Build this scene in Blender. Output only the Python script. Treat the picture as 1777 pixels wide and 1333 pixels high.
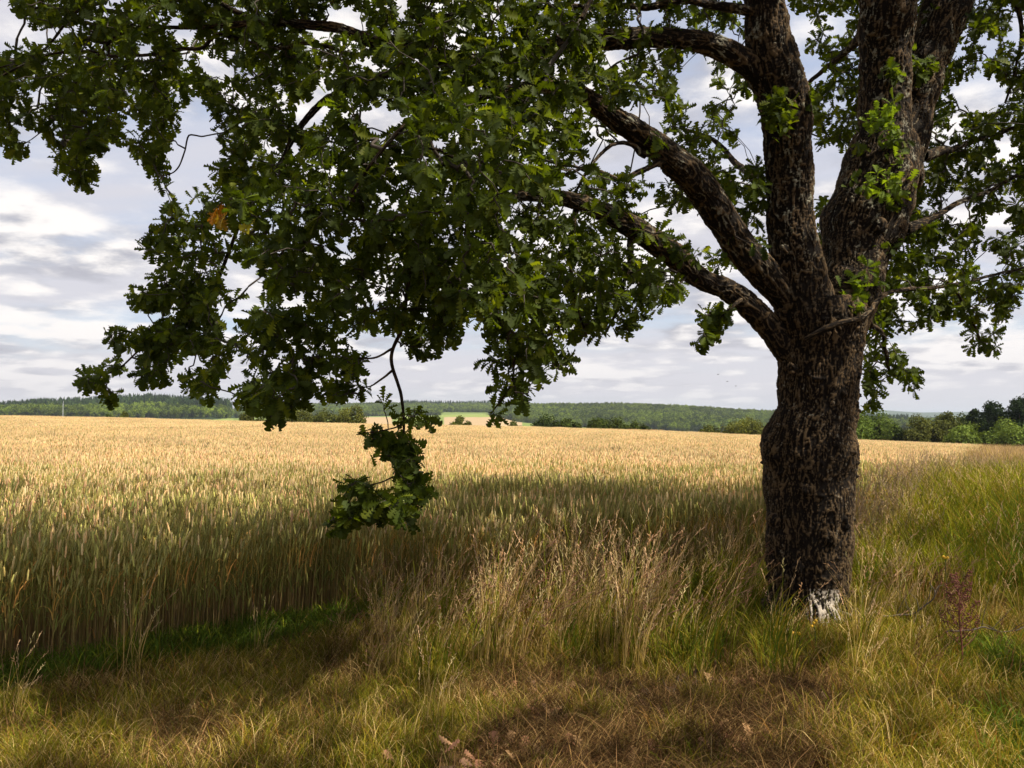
import bpy, math, random
import numpy as np
from math import radians, pi, sin, cos, tan, atan, atan2, hypot
from mathutils import Vector, Matrix

for o in list(bpy.data.objects):
    bpy.data.objects.remove(o)
RS = np.random.RandomState(7)
random.seed(7)
sc = bpy.context.scene
col = sc.collection

# ------------------------------------------------------------------ camera
F = 1500.0; CX, CY = 888.5, 666.5; HY = 725.0; EYE = 1.6
PITCH = atan((HY - CY) / F)
cam = bpy.data.objects.new('camera', bpy.data.cameras.new('camera'))
col.objects.link(cam)
cam.location = (0, 0, EYE)
cam.rotation_euler = (radians(90) + PITCH, 0, 0)
cam.data.sensor_width = 36.0
cam.data.lens = 36.0 * F / 1777.0
cam.data.clip_start = 0.05
cam.data.clip_end = 40000
sc.camera = cam
sc.render.resolution_x, sc.render.resolution_y = 1024, 768

# ------------------------------------------------------------------ light
SUN_EL, SUN_AZ = radians(53), radians(114)      # azimuth from +Y, negative = to the left
sun_dir = Vector((sin(SUN_AZ) * cos(SUN_EL), cos(SUN_AZ) * cos(SUN_EL), sin(SUN_EL)))
sun = bpy.data.objects.new('sun', bpy.data.lights.new('sun', 'SUN'))
col.objects.link(sun)
sun.data.energy = 5.0
sun.data.angle = radians(0.55)
sun.data.color = (1.0, 0.91, 0.76)
sun.rotation_euler = sun_dir.to_track_quat('Z', 'Y').to_euler()
sc.view_settings.view_transform = 'Standard'
sc.view_settings.look = 'None'
sc.view_settings.exposure = 0.62
sc.view_settings.gamma = 1.0
sc.view_settings.use_curve_mapping = False

world = bpy.data.worlds.new('World'); sc.world = world
world.use_nodes = True
world.cycles.sampling_method = 'MANUAL'; world.cycles.sample_map_resolution = 512

class NT:
    """small helper to write node trees"""
    def __init__(s, nt): s.nt = nt; s.N = nt.nodes; s.L = nt.links
    def n(s, t, **k):
        o = s.N.new(t)
        for a, v in k.items(): setattr(o, a, v)
        return o
    def put(s, sock, v):
        if isinstance(v, bpy.types.NodeSocket): s.L.new(v, sock)
        elif isinstance(v, bpy.types.Node): s.L.new(v.outputs[0], sock)
        elif v is not None:
            try: sock.default_value = v
            except Exception: sock.default_value = tuple(v) + (1,)
    def math(s, op, a, b=None, c=None, clamp=False):
        m = s.n('ShaderNodeMath', operation=op, use_clamp=clamp)
        s.put(m.inputs[0], a)
        if b is not None: s.put(m.inputs[1], b)
        if c is not None: s.put(m.inputs[2], c)
        return m.outputs[0]
    def vmath(s, op, a, b=None):
        m = s.n('ShaderNodeVectorMath', operation=op)
        s.put(m.inputs[0], a)
        if b is not None: s.put(m.inputs[1], b)
        return m.outputs[0]
    def noise(s, vec, scale, detail=4, rough=0.55, dist=0.0):
        m = s.n('ShaderNodeTexNoise')
        if vec is not None: s.put(m.inputs['Vector'], vec)
        m.inputs['Scale'].default_value = scale; m.inputs['Detail'].default_value = detail
        m.inputs['Roughness'].default_value = rough; m.inputs['Distortion'].default_value = dist
        return m.outputs['Fac']
    def rng(s, v, a, b, c=0.0, d=1.0, smooth=True):
        m = s.n('ShaderNodeMapRange', interpolation_type='SMOOTHSTEP' if smooth else 'LINEAR')
        s.put(m.inputs[0], v)
        for i, q in enumerate((a, b, c, d)): m.inputs[i + 1].default_value = q
        return m.outputs[0]
    def mix(s, f, a, b, mode='MIX'):
        m = s.n('ShaderNodeMix', data_type='RGBA', blend_type=mode)
        s.put(m.inputs[0], f); 
        for i, v in ((6, a), (7, b)):
            if isinstance(v, (tuple, list)): v = tuple(v[:3]) + (1,)
            s.put(m.inputs[i], v)
        return m.outputs[2]

def build_world():
    w = NT(world.node_tree)
    for x in list(w.N): w.N.remove(x)
    sky = w.n('ShaderNodeTexSky', sky_type='NISHITA')
    sky.sun_disc = False
    sky.sun_elevation = SUN_EL
    sky.sun_rotation = SUN_AZ
    sky.air_density = 1.0; sky.dust_density = 1.2
    tc = w.n('ShaderNodeTexCoord')
    sep = w.n('ShaderNodeSeparateXYZ'); w.put(sep.inputs[0], tc.outputs['Generated'])
    x, y, z = sep.outputs
    zz = w.math('ADD', w.math('MAXIMUM', z, 0.0), 0.15)
    def plane(ox, dz):
        zq = w.math('ADD', zz, dz)
        c = w.n('ShaderNodeCombineXYZ')
        w.put(c.inputs[0], w.math('ADD', w.math('DIVIDE', x, zq), ox))
        w.put(c.inputs[1], w.math('DIVIDE', y, zq))
        c.inputs[2].default_value = 3.7
        return c.outputs[0]
    p0 = plane(2.3, 0.0); p1 = plane(2.3, 0.012)
    # billowing cumulus, smaller and closer together towards the horizon
    def puff(lift):
        k = w.math('DIVIDE', 1.0, w.math('ADD', w.math('MULTIPLY', w.math('MAXIMUM', z, 0.0), 1.5), 0.30))
        c = w.n('ShaderNodeCombineXYZ'); w.put(c.inputs[0], w.math('ADD', w.math('MULTIPLY', x, k), 1.7)); w.put(c.inputs[1], w.math('MULTIPLY', y, k))
        w.put(c.inputs[2], w.math('MULTIPLY', w.math('MULTIPLY', w.math('ADD', z, lift), k), 2.7))
        return c.outputs[0]
    def dens(p):
        a = w.noise(p, 2.1, 8, 0.62, 0.0)
        v = w.n('ShaderNodeTexVoronoi', feature='SMOOTH_F1'); v.inputs['Smoothness'].default_value = .5; v.inputs['Scale'].default_value = 7.0; v.inputs['Detail'].default_value = 1.0; v.inputs['Roughness'].default_value = .6
        w.put(v.inputs['Vector'], p)
        return w.math('ADD', w.math('MULTIPLY', a, 0.80), w.math('MULTIPLY', w.math('SUBTRACT', 1.0, v.outputs['Distance']), 0.16))
    d0 = dens(puff(0.0)); d1 = dens(puff(0.022))
    cover = w.rng(d0, 0.36, 0.52)
    lit = w.rng(w.math('SUBTRACT', d0, d1), -0.07, 0.075)
    ccol = w.mix(lit, (3.1, 3.1, 3.5), (6.7, 6.4, 6.2))
    ccol = w.mix(w.rng(d0, 0.55, 0.68, 0.0, 0.6), ccol, (3.5, 3.45, 3.8))
    # high thin veil
    pv = w.n('ShaderNodeMapping'); w.put(pv.inputs[0], p0); pv.inputs['Scale'].default_value = (0.35, 1.1, 1)
    veil = w.rng(w.noise(pv.outputs[0], 0.9, 5, 0.6, 0.4), 0.34, 0.58, 0.35, 0.95)
    base = w.mix(veil, w.mix(0.25, sky.outputs[0], (2.6, 3.9, 6.6)), (4.6, 4.5, 4.85))
    full = w.mix(cover, base, ccol)
    # flat pale air towards the horizon
    hz = w.rng(z, -.01, 0.12, 0.7, 0.0)
    full = w.mix(hz, full, (4.75, 4.6, 4.85))
    bg = w.n('ShaderNodeBackground'); w.put(bg.inputs[0], full); bg.inputs[1].default_value = 0.105
    out = w.n('ShaderNodeOutputWorld'); w.L.new(bg.outputs[0], out.inputs[0])
build_world()

# ------------------------------------------------------------------ projection helpers
cp, sp = cos(PITCH), sin(PITCH)
def at(px, py, d):
    """world point seen at photo pixel px,py at forward distance d"""
    u = (px - CX) / F; v = (CY - py) / F
    dx, dy, dz = u, cp - v * sp, sp + v * cp
    return np.array([dx, dy, dz]) * (d / dy) + np.array([0, 0, EYE])
def proj(P):
    P = np.asarray(P, float)
    x, y, z = P[..., 0], P[..., 1], P[..., 2] - EYE
    f = y * cp + z * sp
    v = -y * sp + z * cp
    f = np.where(f > 0.05, f, 0.05)
    return CX + F * x / f, CY - F * v / f, f

# ------------------------------------------------------------------ numpy noise
_perm = np.random.RandomState(3).permutation(512).astype(np.int64)
_perm = np.concatenate([_perm, _perm])
_gr = np.random.RandomState(5).randn(512, 3); _gr /= np.linalg.norm(_gr, axis=1)[:, None]
def pn(P):
    P = np.asarray(P, float)
    i = np.floor(P).astype(np.int64); f = P - i
    u = f * f * f * (f * (f * 6 - 15) + 10)
    r = np.zeros(P.shape[:-1])
    for dx in (0, 1):
        for dy in (0, 1):
            for dz in (0, 1):
                h = _perm[(_perm[(_perm[(i[..., 0] + dx) & 511] + i[..., 1] + dy) & 511] + i[..., 2] + dz) & 511]
                g = _gr[h & 511]
                d = f - np.array([dx, dy, dz])
                w = (u[..., 0] if dx else 1 - u[..., 0]) * (u[..., 1] if dy else 1 - u[..., 1]) * (u[..., 2] if dz else 1 - u[..., 2])
                r += w * (g * d).sum(-1)
    return r * 1.6
def fbm(P, o=3):
    s = 0; a = 1
    for k in range(o):
        s = s + a * pn(np.asarray(P) * 2 ** k + 17.3 * k); a *= .5
    return s
def n2(x, y, s, o=2, seed=0.0):
    return fbm(np.stack([np.asarray(x, float) / s, np.asarray(y, float) / s, np.full(np.shape(x), seed)], -1), o)
def sstep(a, b, x):
    t = np.clip((x - a) / (b - a), 0, 1); return t * t * (3 - 2 * t)

# ------------------------------------------------------------------ mesh helpers
def mesh_np(name, V, Q=None, T=None, attrs=None, colors=None, smooth=True):
    me = bpy.data.meshes.new(name)
    V = np.asarray(V, np.float32); me.vertices.add(len(V)); me.vertices.foreach_set('co', V.ravel())
    nq = 0 if Q is None else len(Q); nt = 0 if T is None else len(T)
    loops = np.concatenate([np.asarray(Q, np.int32).ravel() if nq else np.zeros(0, np.int32),
                            np.asarray(T, np.int32).ravel() if nt else np.zeros(0, np.int32)])
    me.loops.add(len(loops)); me.loops.foreach_set('vertex_index', loops)
    st = np.concatenate([np.arange(nq) * 4, nq * 4 + np.arange(nt) * 3]).astype(np.int32)
    me.polygons.add(nq + nt); me.polygons.foreach_set('loop_start', st)
    me.polygons.foreach_set('use_smooth', np.full(nq + nt, smooth))
    for k, v in (attrs or {}).items():
        a = me.attributes.new(k, 'FLOAT', 'POINT'); a.data.foreach_set('value', np.asarray(v, np.float32))
    if colors is not None:
        c = np.ones((len(V), 4), np.float32); c[:, :3] = colors
        a = me.attributes.new('Col', 'FLOAT_COLOR', 'POINT'); a.data.foreach_set('color', c.ravel())
    me.update(calc_edges=True); me.validate()
    return me
def add(name, me, mat, parent=None, kind=None, label=None, cat=None, group=None, link=True):
    o = bpy.data.objects.new(name, me)
    if link: col.objects.link(o)
    if me is not None and mat is not None:
        for m in (mat if isinstance(mat, (list, tuple)) else [mat]): me.materials.append(m)
    if parent is not None: o.parent = parent
    for k, v in (('kind', kind), ('label', label), ('category', cat), ('group', group)):
        if v: o[k] = v
    return o
def empty(name, loc, label, cat, group=None):
    o = add(name, None, None, None, None, label, cat, group)
    o.location = loc; o.empty_display_size = .2
    return o

class Acc:
    def __init__(s): s.V = []; s.Q = []; s.T = []; s.C = []; s.n = 0
    def add(s, V, Q=None, T=None, C=(1, 1, 1)):
        V = np.asarray(V, float); m = len(V)
        s.V.append(V)
        if Q is not None and len(Q): s.Q.append(np.asarray(Q) + s.n)
        if T is not None and len(T): s.T.append(np.asarray(T) + s.n)
        C = np.asarray(C, float)
        s.C.append(np.broadcast_to(C, (m, 3)) if C.ndim < 2 else C)
        s.n += m
    def mesh(s, name, smooth=True):
        return mesh_np(name, np.concatenate(s.V), np.concatenate(s.Q) if s.Q else None,
                       np.concatenate(s.T) if s.T else None, colors=np.concatenate(s.C), smooth=smooth)

def frames(P):
    P = np.asarray(P, float)
    t = np.gradient(P, axis=0); t /= np.linalg.norm(t, axis=1)[:, None] + 1e-12
    a = np.array([0, 0, 1.0]) if abs(t[0, 2]) < .9 else np.array([1.0, 0, 0])
    N = np.zeros_like(P); B = np.zeros_like(P)
    n = a - t[0] * (a @ t[0]); n /= np.linalg.norm(n)
    for i in range(len(P)):
        n = n - t[i] * (n @ t[i]); n /= np.linalg.norm(n) + 1e-12
        N[i] = n; B[i] = np.cross(t[i], n)
    return t, N, B
def tube(P, R, k=6, cap=True):
    P = np.asarray(P, float); R = np.broadcast_to(R, (len(P),))
    t, N, B = frames(P)
    th = np.arange(k) * 2 * pi / k
    V = P[:, None] + R[:, None, None] * (np.cos(th)[None, :, None] * N[:, None] + np.sin(th)[None, :, None] * B[:, None])
    V = V.reshape(-1, 3); Q = []
    i = np.arange(len(P) - 1)[:, None] * k; j = np.arange(k)[None]; j2 = (j + 1) % k
    Q = np.stack([i + j, i + j2, i + k + j2, i + k + j], -1).reshape(-1, 4)
    return V, Q
def spline(P, R, step):
    """catmull-rom resample"""
    P = np.asarray(P, float); R = np.asarray(R, float)
    X = np.concatenate([P, R[:, None]], 1)
    X = np.concatenate([[2 * X[0] - X[1]], X, [2 * X[-1] - X[-2]]])
    out = []
    for i in range(1, len(X) - 2):
        L = np.linalg.norm(X[i + 1, :3] - X[i, :3]); n = max(1, int(round(L / step)))
        t = (np.arange(n) / n)[:, None]
        a, b, c, d = X[i - 1], X[i], X[i + 1], X[i + 2]
        out.append(.5 * ((2 * b) + (-a + c) * t + (2 * a - 5 * b + 4 * c - d) * t ** 2 + (-a + 3 * b - 3 * c + d) * t ** 3))
    out.append(X[-2][None])
    X = np.concatenate(out)
    return X[:, :3], np.maximum(X[:, 3], .001)
def rotz(a):
    c, s = np.cos(a), np.sin(a); z = np.zeros_like(c); o = np.ones_like(c)
    return np.stack([np.stack([c, -s, z], -1), np.stack([s, c, z], -1), np.stack([z, z, o], -1)], -2)
def batch(TV, TQ, M, O, S):
    """copies of template (V,3) with frames M (K,3,3 columns = axes), origins O, scales S"""
    K = len(O); V = np.einsum('kij,vj->kvi', M, TV) * np.asarray(S)[:, None, None] + O[:, None]
    Q = TQ[None] + (np.arange(K) * len(TV))[:, None, None]
    return V.reshape(-1, 3), Q.reshape(-1, TQ.shape[1])

# ------------------------------------------------------------------ terrain
CREST = np.array([(-700, 716), (-300, 718), (0, 721), (200, 725), (400, 731), (650, 736.5), (900, 741), (1150, 749), (1330, 757), (1480, 764), (1640, 770), (1777, 772), (2000, 776), (2500, 782)], float)
HIL = np.array([  # px, forest base r, base py, ridge r, tree-top py
    (-700, 950, 728, 1300, 706), (-300, 950, 728, 1300, 704), (0, 950, 724, 1300, 703), (60, 950, 724, 1300, 698), (150, 950, 725, 1300, 698),
    (210, 950, 727, 1300, 692), (260, 950, 727, 1300, 689), (370, 950, 729, 1250, 692), (392, 1000, 729, 1250, 696),
    (412, 1350, 728, 1900, 707), (440, 1500, 724, 2000, 703), (560, 1500, 724, 2000, 701), (700, 1500, 724, 2000, 699),
    (850, 1500, 722, 2000, 700), (895, 1150, 733, 1550, 701), (1000, 1050, 744, 1500, 701), (1100, 1050, 748, 1500, 702), (1200, 1000, 752, 1450, 706),
    (1345, 1000, 758, 1450, 714), (1480, 1000, 758, 1500, 720), (1540, 950, 748, 1500, 725), (1700, 950, 748, 1500, 728), (2500, 950, 752, 1500, 728)], float)
FAR = np.array([(-700, 722), (1400, 722), (1490, 713), (1530, 711.5), (1560, 714), (1600, 716), (1660, 715), (1740, 714.5), (1850, 716), (2500, 722)], float)
TREE_H = 10.5
def hil(px, k): return np.interp(px, HIL[:, 0], HIL[:, k])
def height(x, y):
    x = np.asarray(x, float); y = np.asarray(y, float)
    th = np.arctan2(x, y); R = np.hypot(x, y)
    tc = np.clip(th, -0.95, 0.82); q = np.tan(tc); px = CX + F * q
    r = R * np.cos(tc)
    pc = np.interp(px, CREST[:, 0], CREST[:, 1])
    zc = EYE - .76 - (pc - HY) / F * 120
    z1 = zc * np.clip((r - 10) / 110, 0, 2) ** 1.15
    zpy = lambda py, rr: EYE + (HY - py) / F * rr
    bp, br, rr_, tp = hil(px, 2), hil(px, 1), hil(px, 3), hil(px, 4)
    rp = tp + TREE_H * F / rr_
    fp = np.interp(px, FAR[:, 0], FAR[:, 1])
    knots_r = [np.full_like(r, 120.), np.full_like(r, 150.), np.full_like(r, 260.), np.full_like(r, 600.), br, (br + rr_) / 2, rr_, rr_ + 500, np.full_like(r, 4300.), np.full_like(r, 7200.), np.full_like(r, 13000.)]
    knots_z = [zc, zc - .5, zc - 6.5, zpy(bp + 3, 600.), zpy(bp, br), zpy(bp * .42 + rp * .58, (br + rr_) / 2), zpy(rp, rr_), zpy(np.maximum(rp + 20, 728), rr_ + 500), zpy(731, 4300.) + 0 * r, zpy(fp, 7200.), zpy(740, 13000.) + 0 * r]
    z2 = np.array(zc)
    for i in range(len(knots_r) - 1):
        a, b = knots_r[i], knots_r[i + 1]
        t = np.clip((r - a) / (b - a), 0, 1); t = t * t * (3 - 2 * t) if i > 0 else t * t
        z2 = np.where(r >= a, knots_z[i] * (1 - t) + knots_z[i + 1] * t, z2)
    z = np.where(r < 120, z1, z2)
    front = sstep(-.9, -.1, np.cos(th))
    z = z * np.where(R < 120, front, 1)
    # verge relief close to the camera
    near = 1 - sstep(14, 40, R)
    z = z + near * (.035 * n2(x, y, .9, 3) + .02 * n2(x, y, .25, 2, 5.))
    # slightly raised ground round the tree foot and a grassy hump to the right of it
    z = z + .10 * np.exp(-((x - 2.35) ** 2 + (y - 6.6) ** 2) / .8)
    z = z + .42 * np.exp(-((x - 6.3) ** 2 / 5.5 + (y - 10.6) ** 2 / 8.0))
    z = z + sstep(400, 900, R) * 3.0 * n2(x, y, 180., 2, 9.) * (1 - sstep(2500, 4000, R))
    return z

def edge_x(y):
    """field edge: wheat stands at x < edge_x(y)"""
    y = np.asarray(y, float)
    e = np.interp(y, [0, 4.2, 5.0, 5.9, 7.2, 8.0, 8.7, 12.9, 18, 60, 140], [-6.5, -4.2, -3.3, -2.35, -1.0, 1.2, 3.2, 5.7, 9.0, 31, 75])
    return e + .12 * n2(y, y * 0, .9, 2, 3.)

def build_ground():
    th = np.concatenate([np.linspace(-pi, -.70, 70, endpoint=False), np.linspace(-.70, .70, 900, endpoint=False), np.linspace(.70, pi, 70, endpoint=False)])
    r = [0.4]
    while r[-1] < 12500: r.append(r[-1] * (1.016 if r[-1] < 160 or 900 < r[-1] < 2100 else 1.03))
    r = np.array(r)
    Rg, Tg = np.meshgrid(r, th, indexing='ij')
    X, Y = Rg * np.sin(Tg), Rg * np.cos(Tg); Z = height(X, Y)
    V = np.stack([X, Y, Z], -1).reshape(-1, 3); nt = len(th)
    i = np.arange(len(r) - 1)[:, None] * nt; j = np.arange(nt)[None]; j2 = (j + 1) % nt
    Q = np.stack([i + j, i + nt + j, i + nt + j2, i + j2], -1).reshape(-1, 4)
    c = len(V); V = np.concatenate([V, [[0, 0, float(height(0., .01))]]])
    T = np.stack([np.full(nt, c), np.arange(nt), (np.arange(nt) + 1) % nt], -1)
    # colours of the land itself
    x, y = V[:, 0], V[:, 1]; R = np.hypot(x, y)
    px, py, _ = proj(V)
    C = np.zeros((len(V), 3)); n = n2(x, y, 1.3, 3, 2.)[:, None]
    soil = np.array([.055, .030, .012]); dry = np.array([.11, .068, .025]); mead = np.array([.15, .20, .055]); wood = np.array([.022, .04, .012])
    C[:] = soil * (1 + .3 * n) + (dry - soil) * np.clip(.4 + .8 * n, 0, 1)
    inw = (x < edge_x(y)) & (R < 150)
    C[inw] = np.array([.13, .09, .045])
    far = R > 150
    C[far] = mead
    nn = n2(x, y, 260., 1, 4.)
    tan_ = np.array([.36, .28, .15]); pink = np.array([.36, .27, .16]); gr2 = np.array([.20, .25, .07])
    def patch(a, b, c_, d, colr, rmin=160, rmax=1600):
        m = (px > a) & (px < b) & (py > c_ - 2) & (py < d) & (R > rmin) & (R < rmax) & (y > 0)
        C[m] = colr
    patch(225, 305, 715, 728.3, pink); patch(310, 405, 715, 733, gr2)
    patch(630, 680, 726, 740, pink); patch(770, 905, 724, 745, pink); patch(690, 735, 722, 730, gr2)
    patch(765, 850, 714, 722.5, tan_); patch(765, 880, 720, 724, gr2)
    wd = (R > hil(np.clip(px, -700, 2500), 1)) & (R < 2300) & far & ~((px > 765) & (px < 850) & (py > 715))
    C[wd] = wood
    bl = R > 2600
    C[bl] = wood * 1.3 + np.clip(nn[bl], 0, 1)[:, None] * np.array([.02, .03, .01])
    me = mesh_np('ground', V, Q, T, colors=C)
    m = bpy.data.materials.new('ground_soil'); m.use_nodes = True; w = NT(m.node_tree)
    bs = w.N['Principled BSDF']
    a = w.n('ShaderNodeAttribute', attribute_name='Col')
    g = w.n('ShaderNodeNewGeometry')
    n1 = w.noise(g.outputs['Position'], 9., 8, .65); n2_ = w.noise(g.outputs['Position'], 70., 4, .6)
    c = w.mix(1.0, a.outputs['Color'], w.mix(w.math('MULTIPLY', w.math('ADD', n1, n2_), .5), (.45, .45, .45), (1.6, 1.55, 1.5)), 'MULTIPLY')
    w.put(bs.inputs['Base Color'], c); bs.inputs['Roughness'].default_value = .95
    bs.inputs['Specular IOR Level'].default_value = .1
    bp = w.n('ShaderNodeBump'); w.put(bp.inputs['Height'], n1); bp.inputs['Strength'].default_value = .6; bp.inputs['Distance'].default_value = .03
    w.put(bs.inputs['Normal'], bp)
    add('ground', me, m, kind='structure')
    return float(V[:, 2].min()), float(V[:, 2].max())
GZMIN, GZMAX = build_ground()

# ------------------------------------------------------------------ materials
def leafy(name, trans=.35, rough=.6, noise_scale=.5, lo=.75, hi=1.25, hue=None, spec=.3, rnd=False, tcol=(1.15, 1.1, .45)):
    """vegetation: colour attribute, broad variation over the ground, light passing through"""
    m = bpy.data.materials.new(name); m.use_nodes = True; w = NT(m.node_tree)
    bs = w.N['Principled BSDF']; out = w.N['Material Output']
    a = w.n('ShaderNodeAttribute', attribute_name='Col'); g = w.n('ShaderNodeNewGeometry')
    n1 = w.noise(g.outputs['Position'], noise_scale, 4, .6)
    c = w.mix(1.0, a.outputs['Color'], w.mix(w.rng(n1, .3, .7), (lo,) * 3, (hi,) * 3), 'MULTIPLY')
    if hue is not None:
        c = w.mix(w.rng(w.noise(g.outputs['Position'], hue[1], 3, .6), .42, .66, 0, hue[2]), c, hue[0])
    if rnd:
        oi = w.n('ShaderNodeObjectInfo')
        c = w.mix(1.0, c, w.mix(oi.outputs['Random'], (rnd[0],) * 3, rnd[1]), 'MULTIPLY')
    w.put(bs.inputs['Base Color'], c); bs.inputs['Roughness'].default_value = rough
    bs.inputs['Specular IOR Level'].default_value = spec
    t = w.n('ShaderNodeBsdfTranslucent'); w.put(t.inputs[0], w.mix(1.0, c, tcol, 'MULTIPLY'))
    mx = w.n('ShaderNodeMixShader'); mx.inputs[0].default_value = trans
    w.L.new(bs.outputs[0], mx.inputs[1]); w.L.new(t.outputs[0], mx.inputs[2]); w.L.new(mx.outputs[0], out.inputs[0])
    return m
M_leaf = leafy('oak_leaf', .50, .6, 1.2, .75, 1.3, spec=.14, tcol=(1.9, 1.8, .4))
M_wheat = leafy('wheat', .3, .75, .35, .85, 1.12, spec=.04, tcol=(1.1, 1.05, .8))
M_grass = leafy('grass_blades', .3, .75, .8, .6, 1.35, spec=.04, tcol=(1.1, 1.05, .6))
M_litter = leafy('dead_leaves', .1, .8, 3., .6, 1.3, spec=.15)
M_bush = leafy('bush_leaves', .25, .6, .25, .75, 1.25, spec=.06, rnd=(.85, (1.2, 1.1, .9, 1)))
M_forest = leafy('forest_leaves', .15, .8, .012, .55, 1.45, spec=.05, rnd=(.45, (1.9, 1.6, 1.0, 1)))

def bark_material():
    m = bpy.data.materials.new('oak_bark'); m.use_nodes = True; w = NT(m.node_tree)
    bs = w.N['Principled BSDF']; g = w.n('ShaderNodeNewGeometry'); P = g.outputs['Position']
    h = w.n('ShaderNodeAttribute', attribute_name='ridge').outputs['Fac']
    fine = w.noise(P, 60., 5, .7); med = w.noise(P, 9., 4, .6); big = w.noise(P, 2.2, 3, .6)
    hh = w.math('ADD', h, w.math('MULTIPLY', w.math('SUBTRACT', fine, .5), .7))
    c = w.mix(w.rng(hh, .12, .95), (.007, .004, .002), (.115, .074, .036))
    c = w.mix(w.rng(med, .48, .72, 0, .6), c, w.mix(w.rng(hh, .1, .8), (.007, .005, .003), (.070, .049, .028)))
    # lichen: pale grey crusts on ridge tops
    lic = w.math('MULTIPLY', w.rng(w.noise(P, 30., 6, .75), .56, .64), w.rng(big, .45, .62))
    lic = w.math('MULTIPLY', lic, w.rng(hh, .35, .7))
    c = w.mix(w.math('MULTIPLY', lic, .8), c, (.25, .245, .20))
    up = w.n('ShaderNodeSeparateXYZ'); w.put(up.inputs[0], P)
    hi = w.rng(up.outputs[2], 2.2, 3.2)
    lic2 = w.math('MULTIPLY', w.math('MULTIPLY', w.rng(w.noise(P, 9., 7, .75), .52, .6), w.rng(hh, .3, .6)), hi)
    c = w.mix(w.math('MULTIPLY', lic2, .7), c, (.27, .27, .21))
    # old whitewash near the foot
    pa = w.n('ShaderNodeAttribute', attribute_name='paint').outputs['Fac']
    pm = w.rng(w.math('ADD', w.math('MULTIPLY', pa, .8), w.math('MULTIPLY', w.math('SUBTRACT', w.noise(P, 45., 5, .7), .5), 1.5)), .45, .6)
    pm = w.math('MULTIPLY', pm, w.rng(hh, .12, .5))
    c = w.mix(pm, c, (.46, .40, .33))
    w.put(bs.inputs['Base Color'], c); bs.inputs['Roughness'].default_value = .9; bs.inputs['Specular IOR Level'].default_value = .2
    bp = w.n('ShaderNodeBump'); w.put(bp.inputs['Height'], w.math('ADD', fine, w.noise(P, 170., 3, .6)))
    bp.inputs['Strength'].default_value = .7; bp.inputs['Distance'].default_value = .008
    w.put(bs.inputs['Normal'], bp)
    return m
M_bark = bark_material()
def simple_mat(name, c, rough=.8, metal=0., var=.25, scale=20.):
    m = bpy.data.materials.new(name); m.use_nodes = True; w = NT(m.node_tree); bs = w.N['Principled BSDF']
    g = w.n('ShaderNodeTexCoord')
    n = w.noise(g.outputs['Object'], scale, 5, .65)
    w.put(bs.inputs['Base Color'], w.mix(n, tuple(np.array(c) * (1 - var)), tuple(np.array(c) * (1 + var))))
    bs.inputs['Roughness'].default_value = rough; bs.inputs['Metallic'].default_value = metal
    return m
M_twig = simple_mat('twig_bark', (.055, .042, .032), .9, var=.5, scale=40)
M_pale_bark = simple_mat('lichened_bark', (.05, .042, .03), .9, var=.6, scale=35)
M_deadwood = simple_mat('dead_wood', (.10, .075, .055), .9, var=.5, scale=30)

#PART2
# ------------------------------------------------------------------ the oak: limbs
def W(rows):
    """rows of photo px, py, width in px, distance -> points and radii in metres"""
    P = np.array([at(a, b, d) for a, b, w, d in rows]); R = np.array([w * d / F / 2 for a, b, w, d in rows])
    return P, R
TR = [(1110, 1296, 1500), (1090, 1308, 1488), (1065, 1322, 1478), (1040, 1332, 1472), (1000, 1332, 1473), (950, 1328, 1477), (900, 1327, 1479), (850, 1326, 1482), (815, 1323, 1485), (795, 1322, 1487), (775, 1323, 1488), (755, 1328, 1488), (735, 1338, 1488), (715, 1346, 1489), (690, 1348, 1491), (650, 1349, 1494), (600, 1350, 1499), (570, 1346, 1503), (545, 1342, 1506)]
trunk_rows = [((a + b) / 2, y, b - a, 6.6) for y, a, b in [(y, a + 4, b - 4) for y, a, b in TR]] + [(1424, 520, 128, 6.6)]
S1 = [(1412, 600, 110, 6.6), (1398, 540, 106, 6.55), (1386, 480, 92, 6.5), (1374, 400, 80, 6.45), (1371, 300, 82, 6.4), (1363, 200, 88, 6.3), (1350, 140, 88, 6.2), (1340, 100, 84, 6.15), (1324, 0, 68, 6.1), (1312, -120, 60, 6.0), (1300, -320, 44, 6.0), (1330, -650, 22, 6)]
S2 = [(1438, 610, 112, 6.62), (1460, 545, 96, 6.68), (1480, 490, 104, 6.8), (1484, 440, 114, 6.9), (1497, 395, 140, 6.95), (1514, 350, 132, 7.0), (1526, 300, 126, 7.05), (1538, 240, 104, 7.1)]
S2a = [(1528, 300, 100, 7.05), (1535, 200, 86, 7.1), (1537, 100, 88, 7.1), (1541, 0, 96, 7.0), (1545, -150, 74, 7), (1560, -420, 42, 6.8), (1540, -800, 20, 6.5)]
S2b = [(1555, 310, 84, 7.15), (1582, 200, 72, 7.3), (1612, 100, 68, 7.4), (1648, 0, 78, 7.5), (1700, -120, 60, 7.6), (1790, -350, 40, 7.9), (1850, -650, 20, 8.3)]
L1 = [(1400, 640, 60, 6.6), (1362, 600, 54, 6.55), (1330, 562, 48, 6.5), (1300, 530, 45, 6.4), (1262, 502, 42, 6.3), (1215, 483, 40, 6.1), (1175, 448, 46, 5.9), (1130, 415, 46, 5.7), (1080, 385, 40, 5.5), (1030, 360, 34, 5.3), (985, 345, 30, 5.1), (930, 338, 24, 4.9), (880, 342, 16, 4.7), (820, 352, 11, 4.5), (760, 385, 9, 4.4), (715, 450, 8, 4.4), (705, 520, 7, 4.5), (697, 575, 7, 4.6), (680, 605, 7, 4.6), (682, 640, 6, 4.6), (697, 690, 6, 4.6), (703, 745, 5, 4.6), (690, 800, 4, 4.6), (680, 860, 3, 4.6)]
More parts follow.
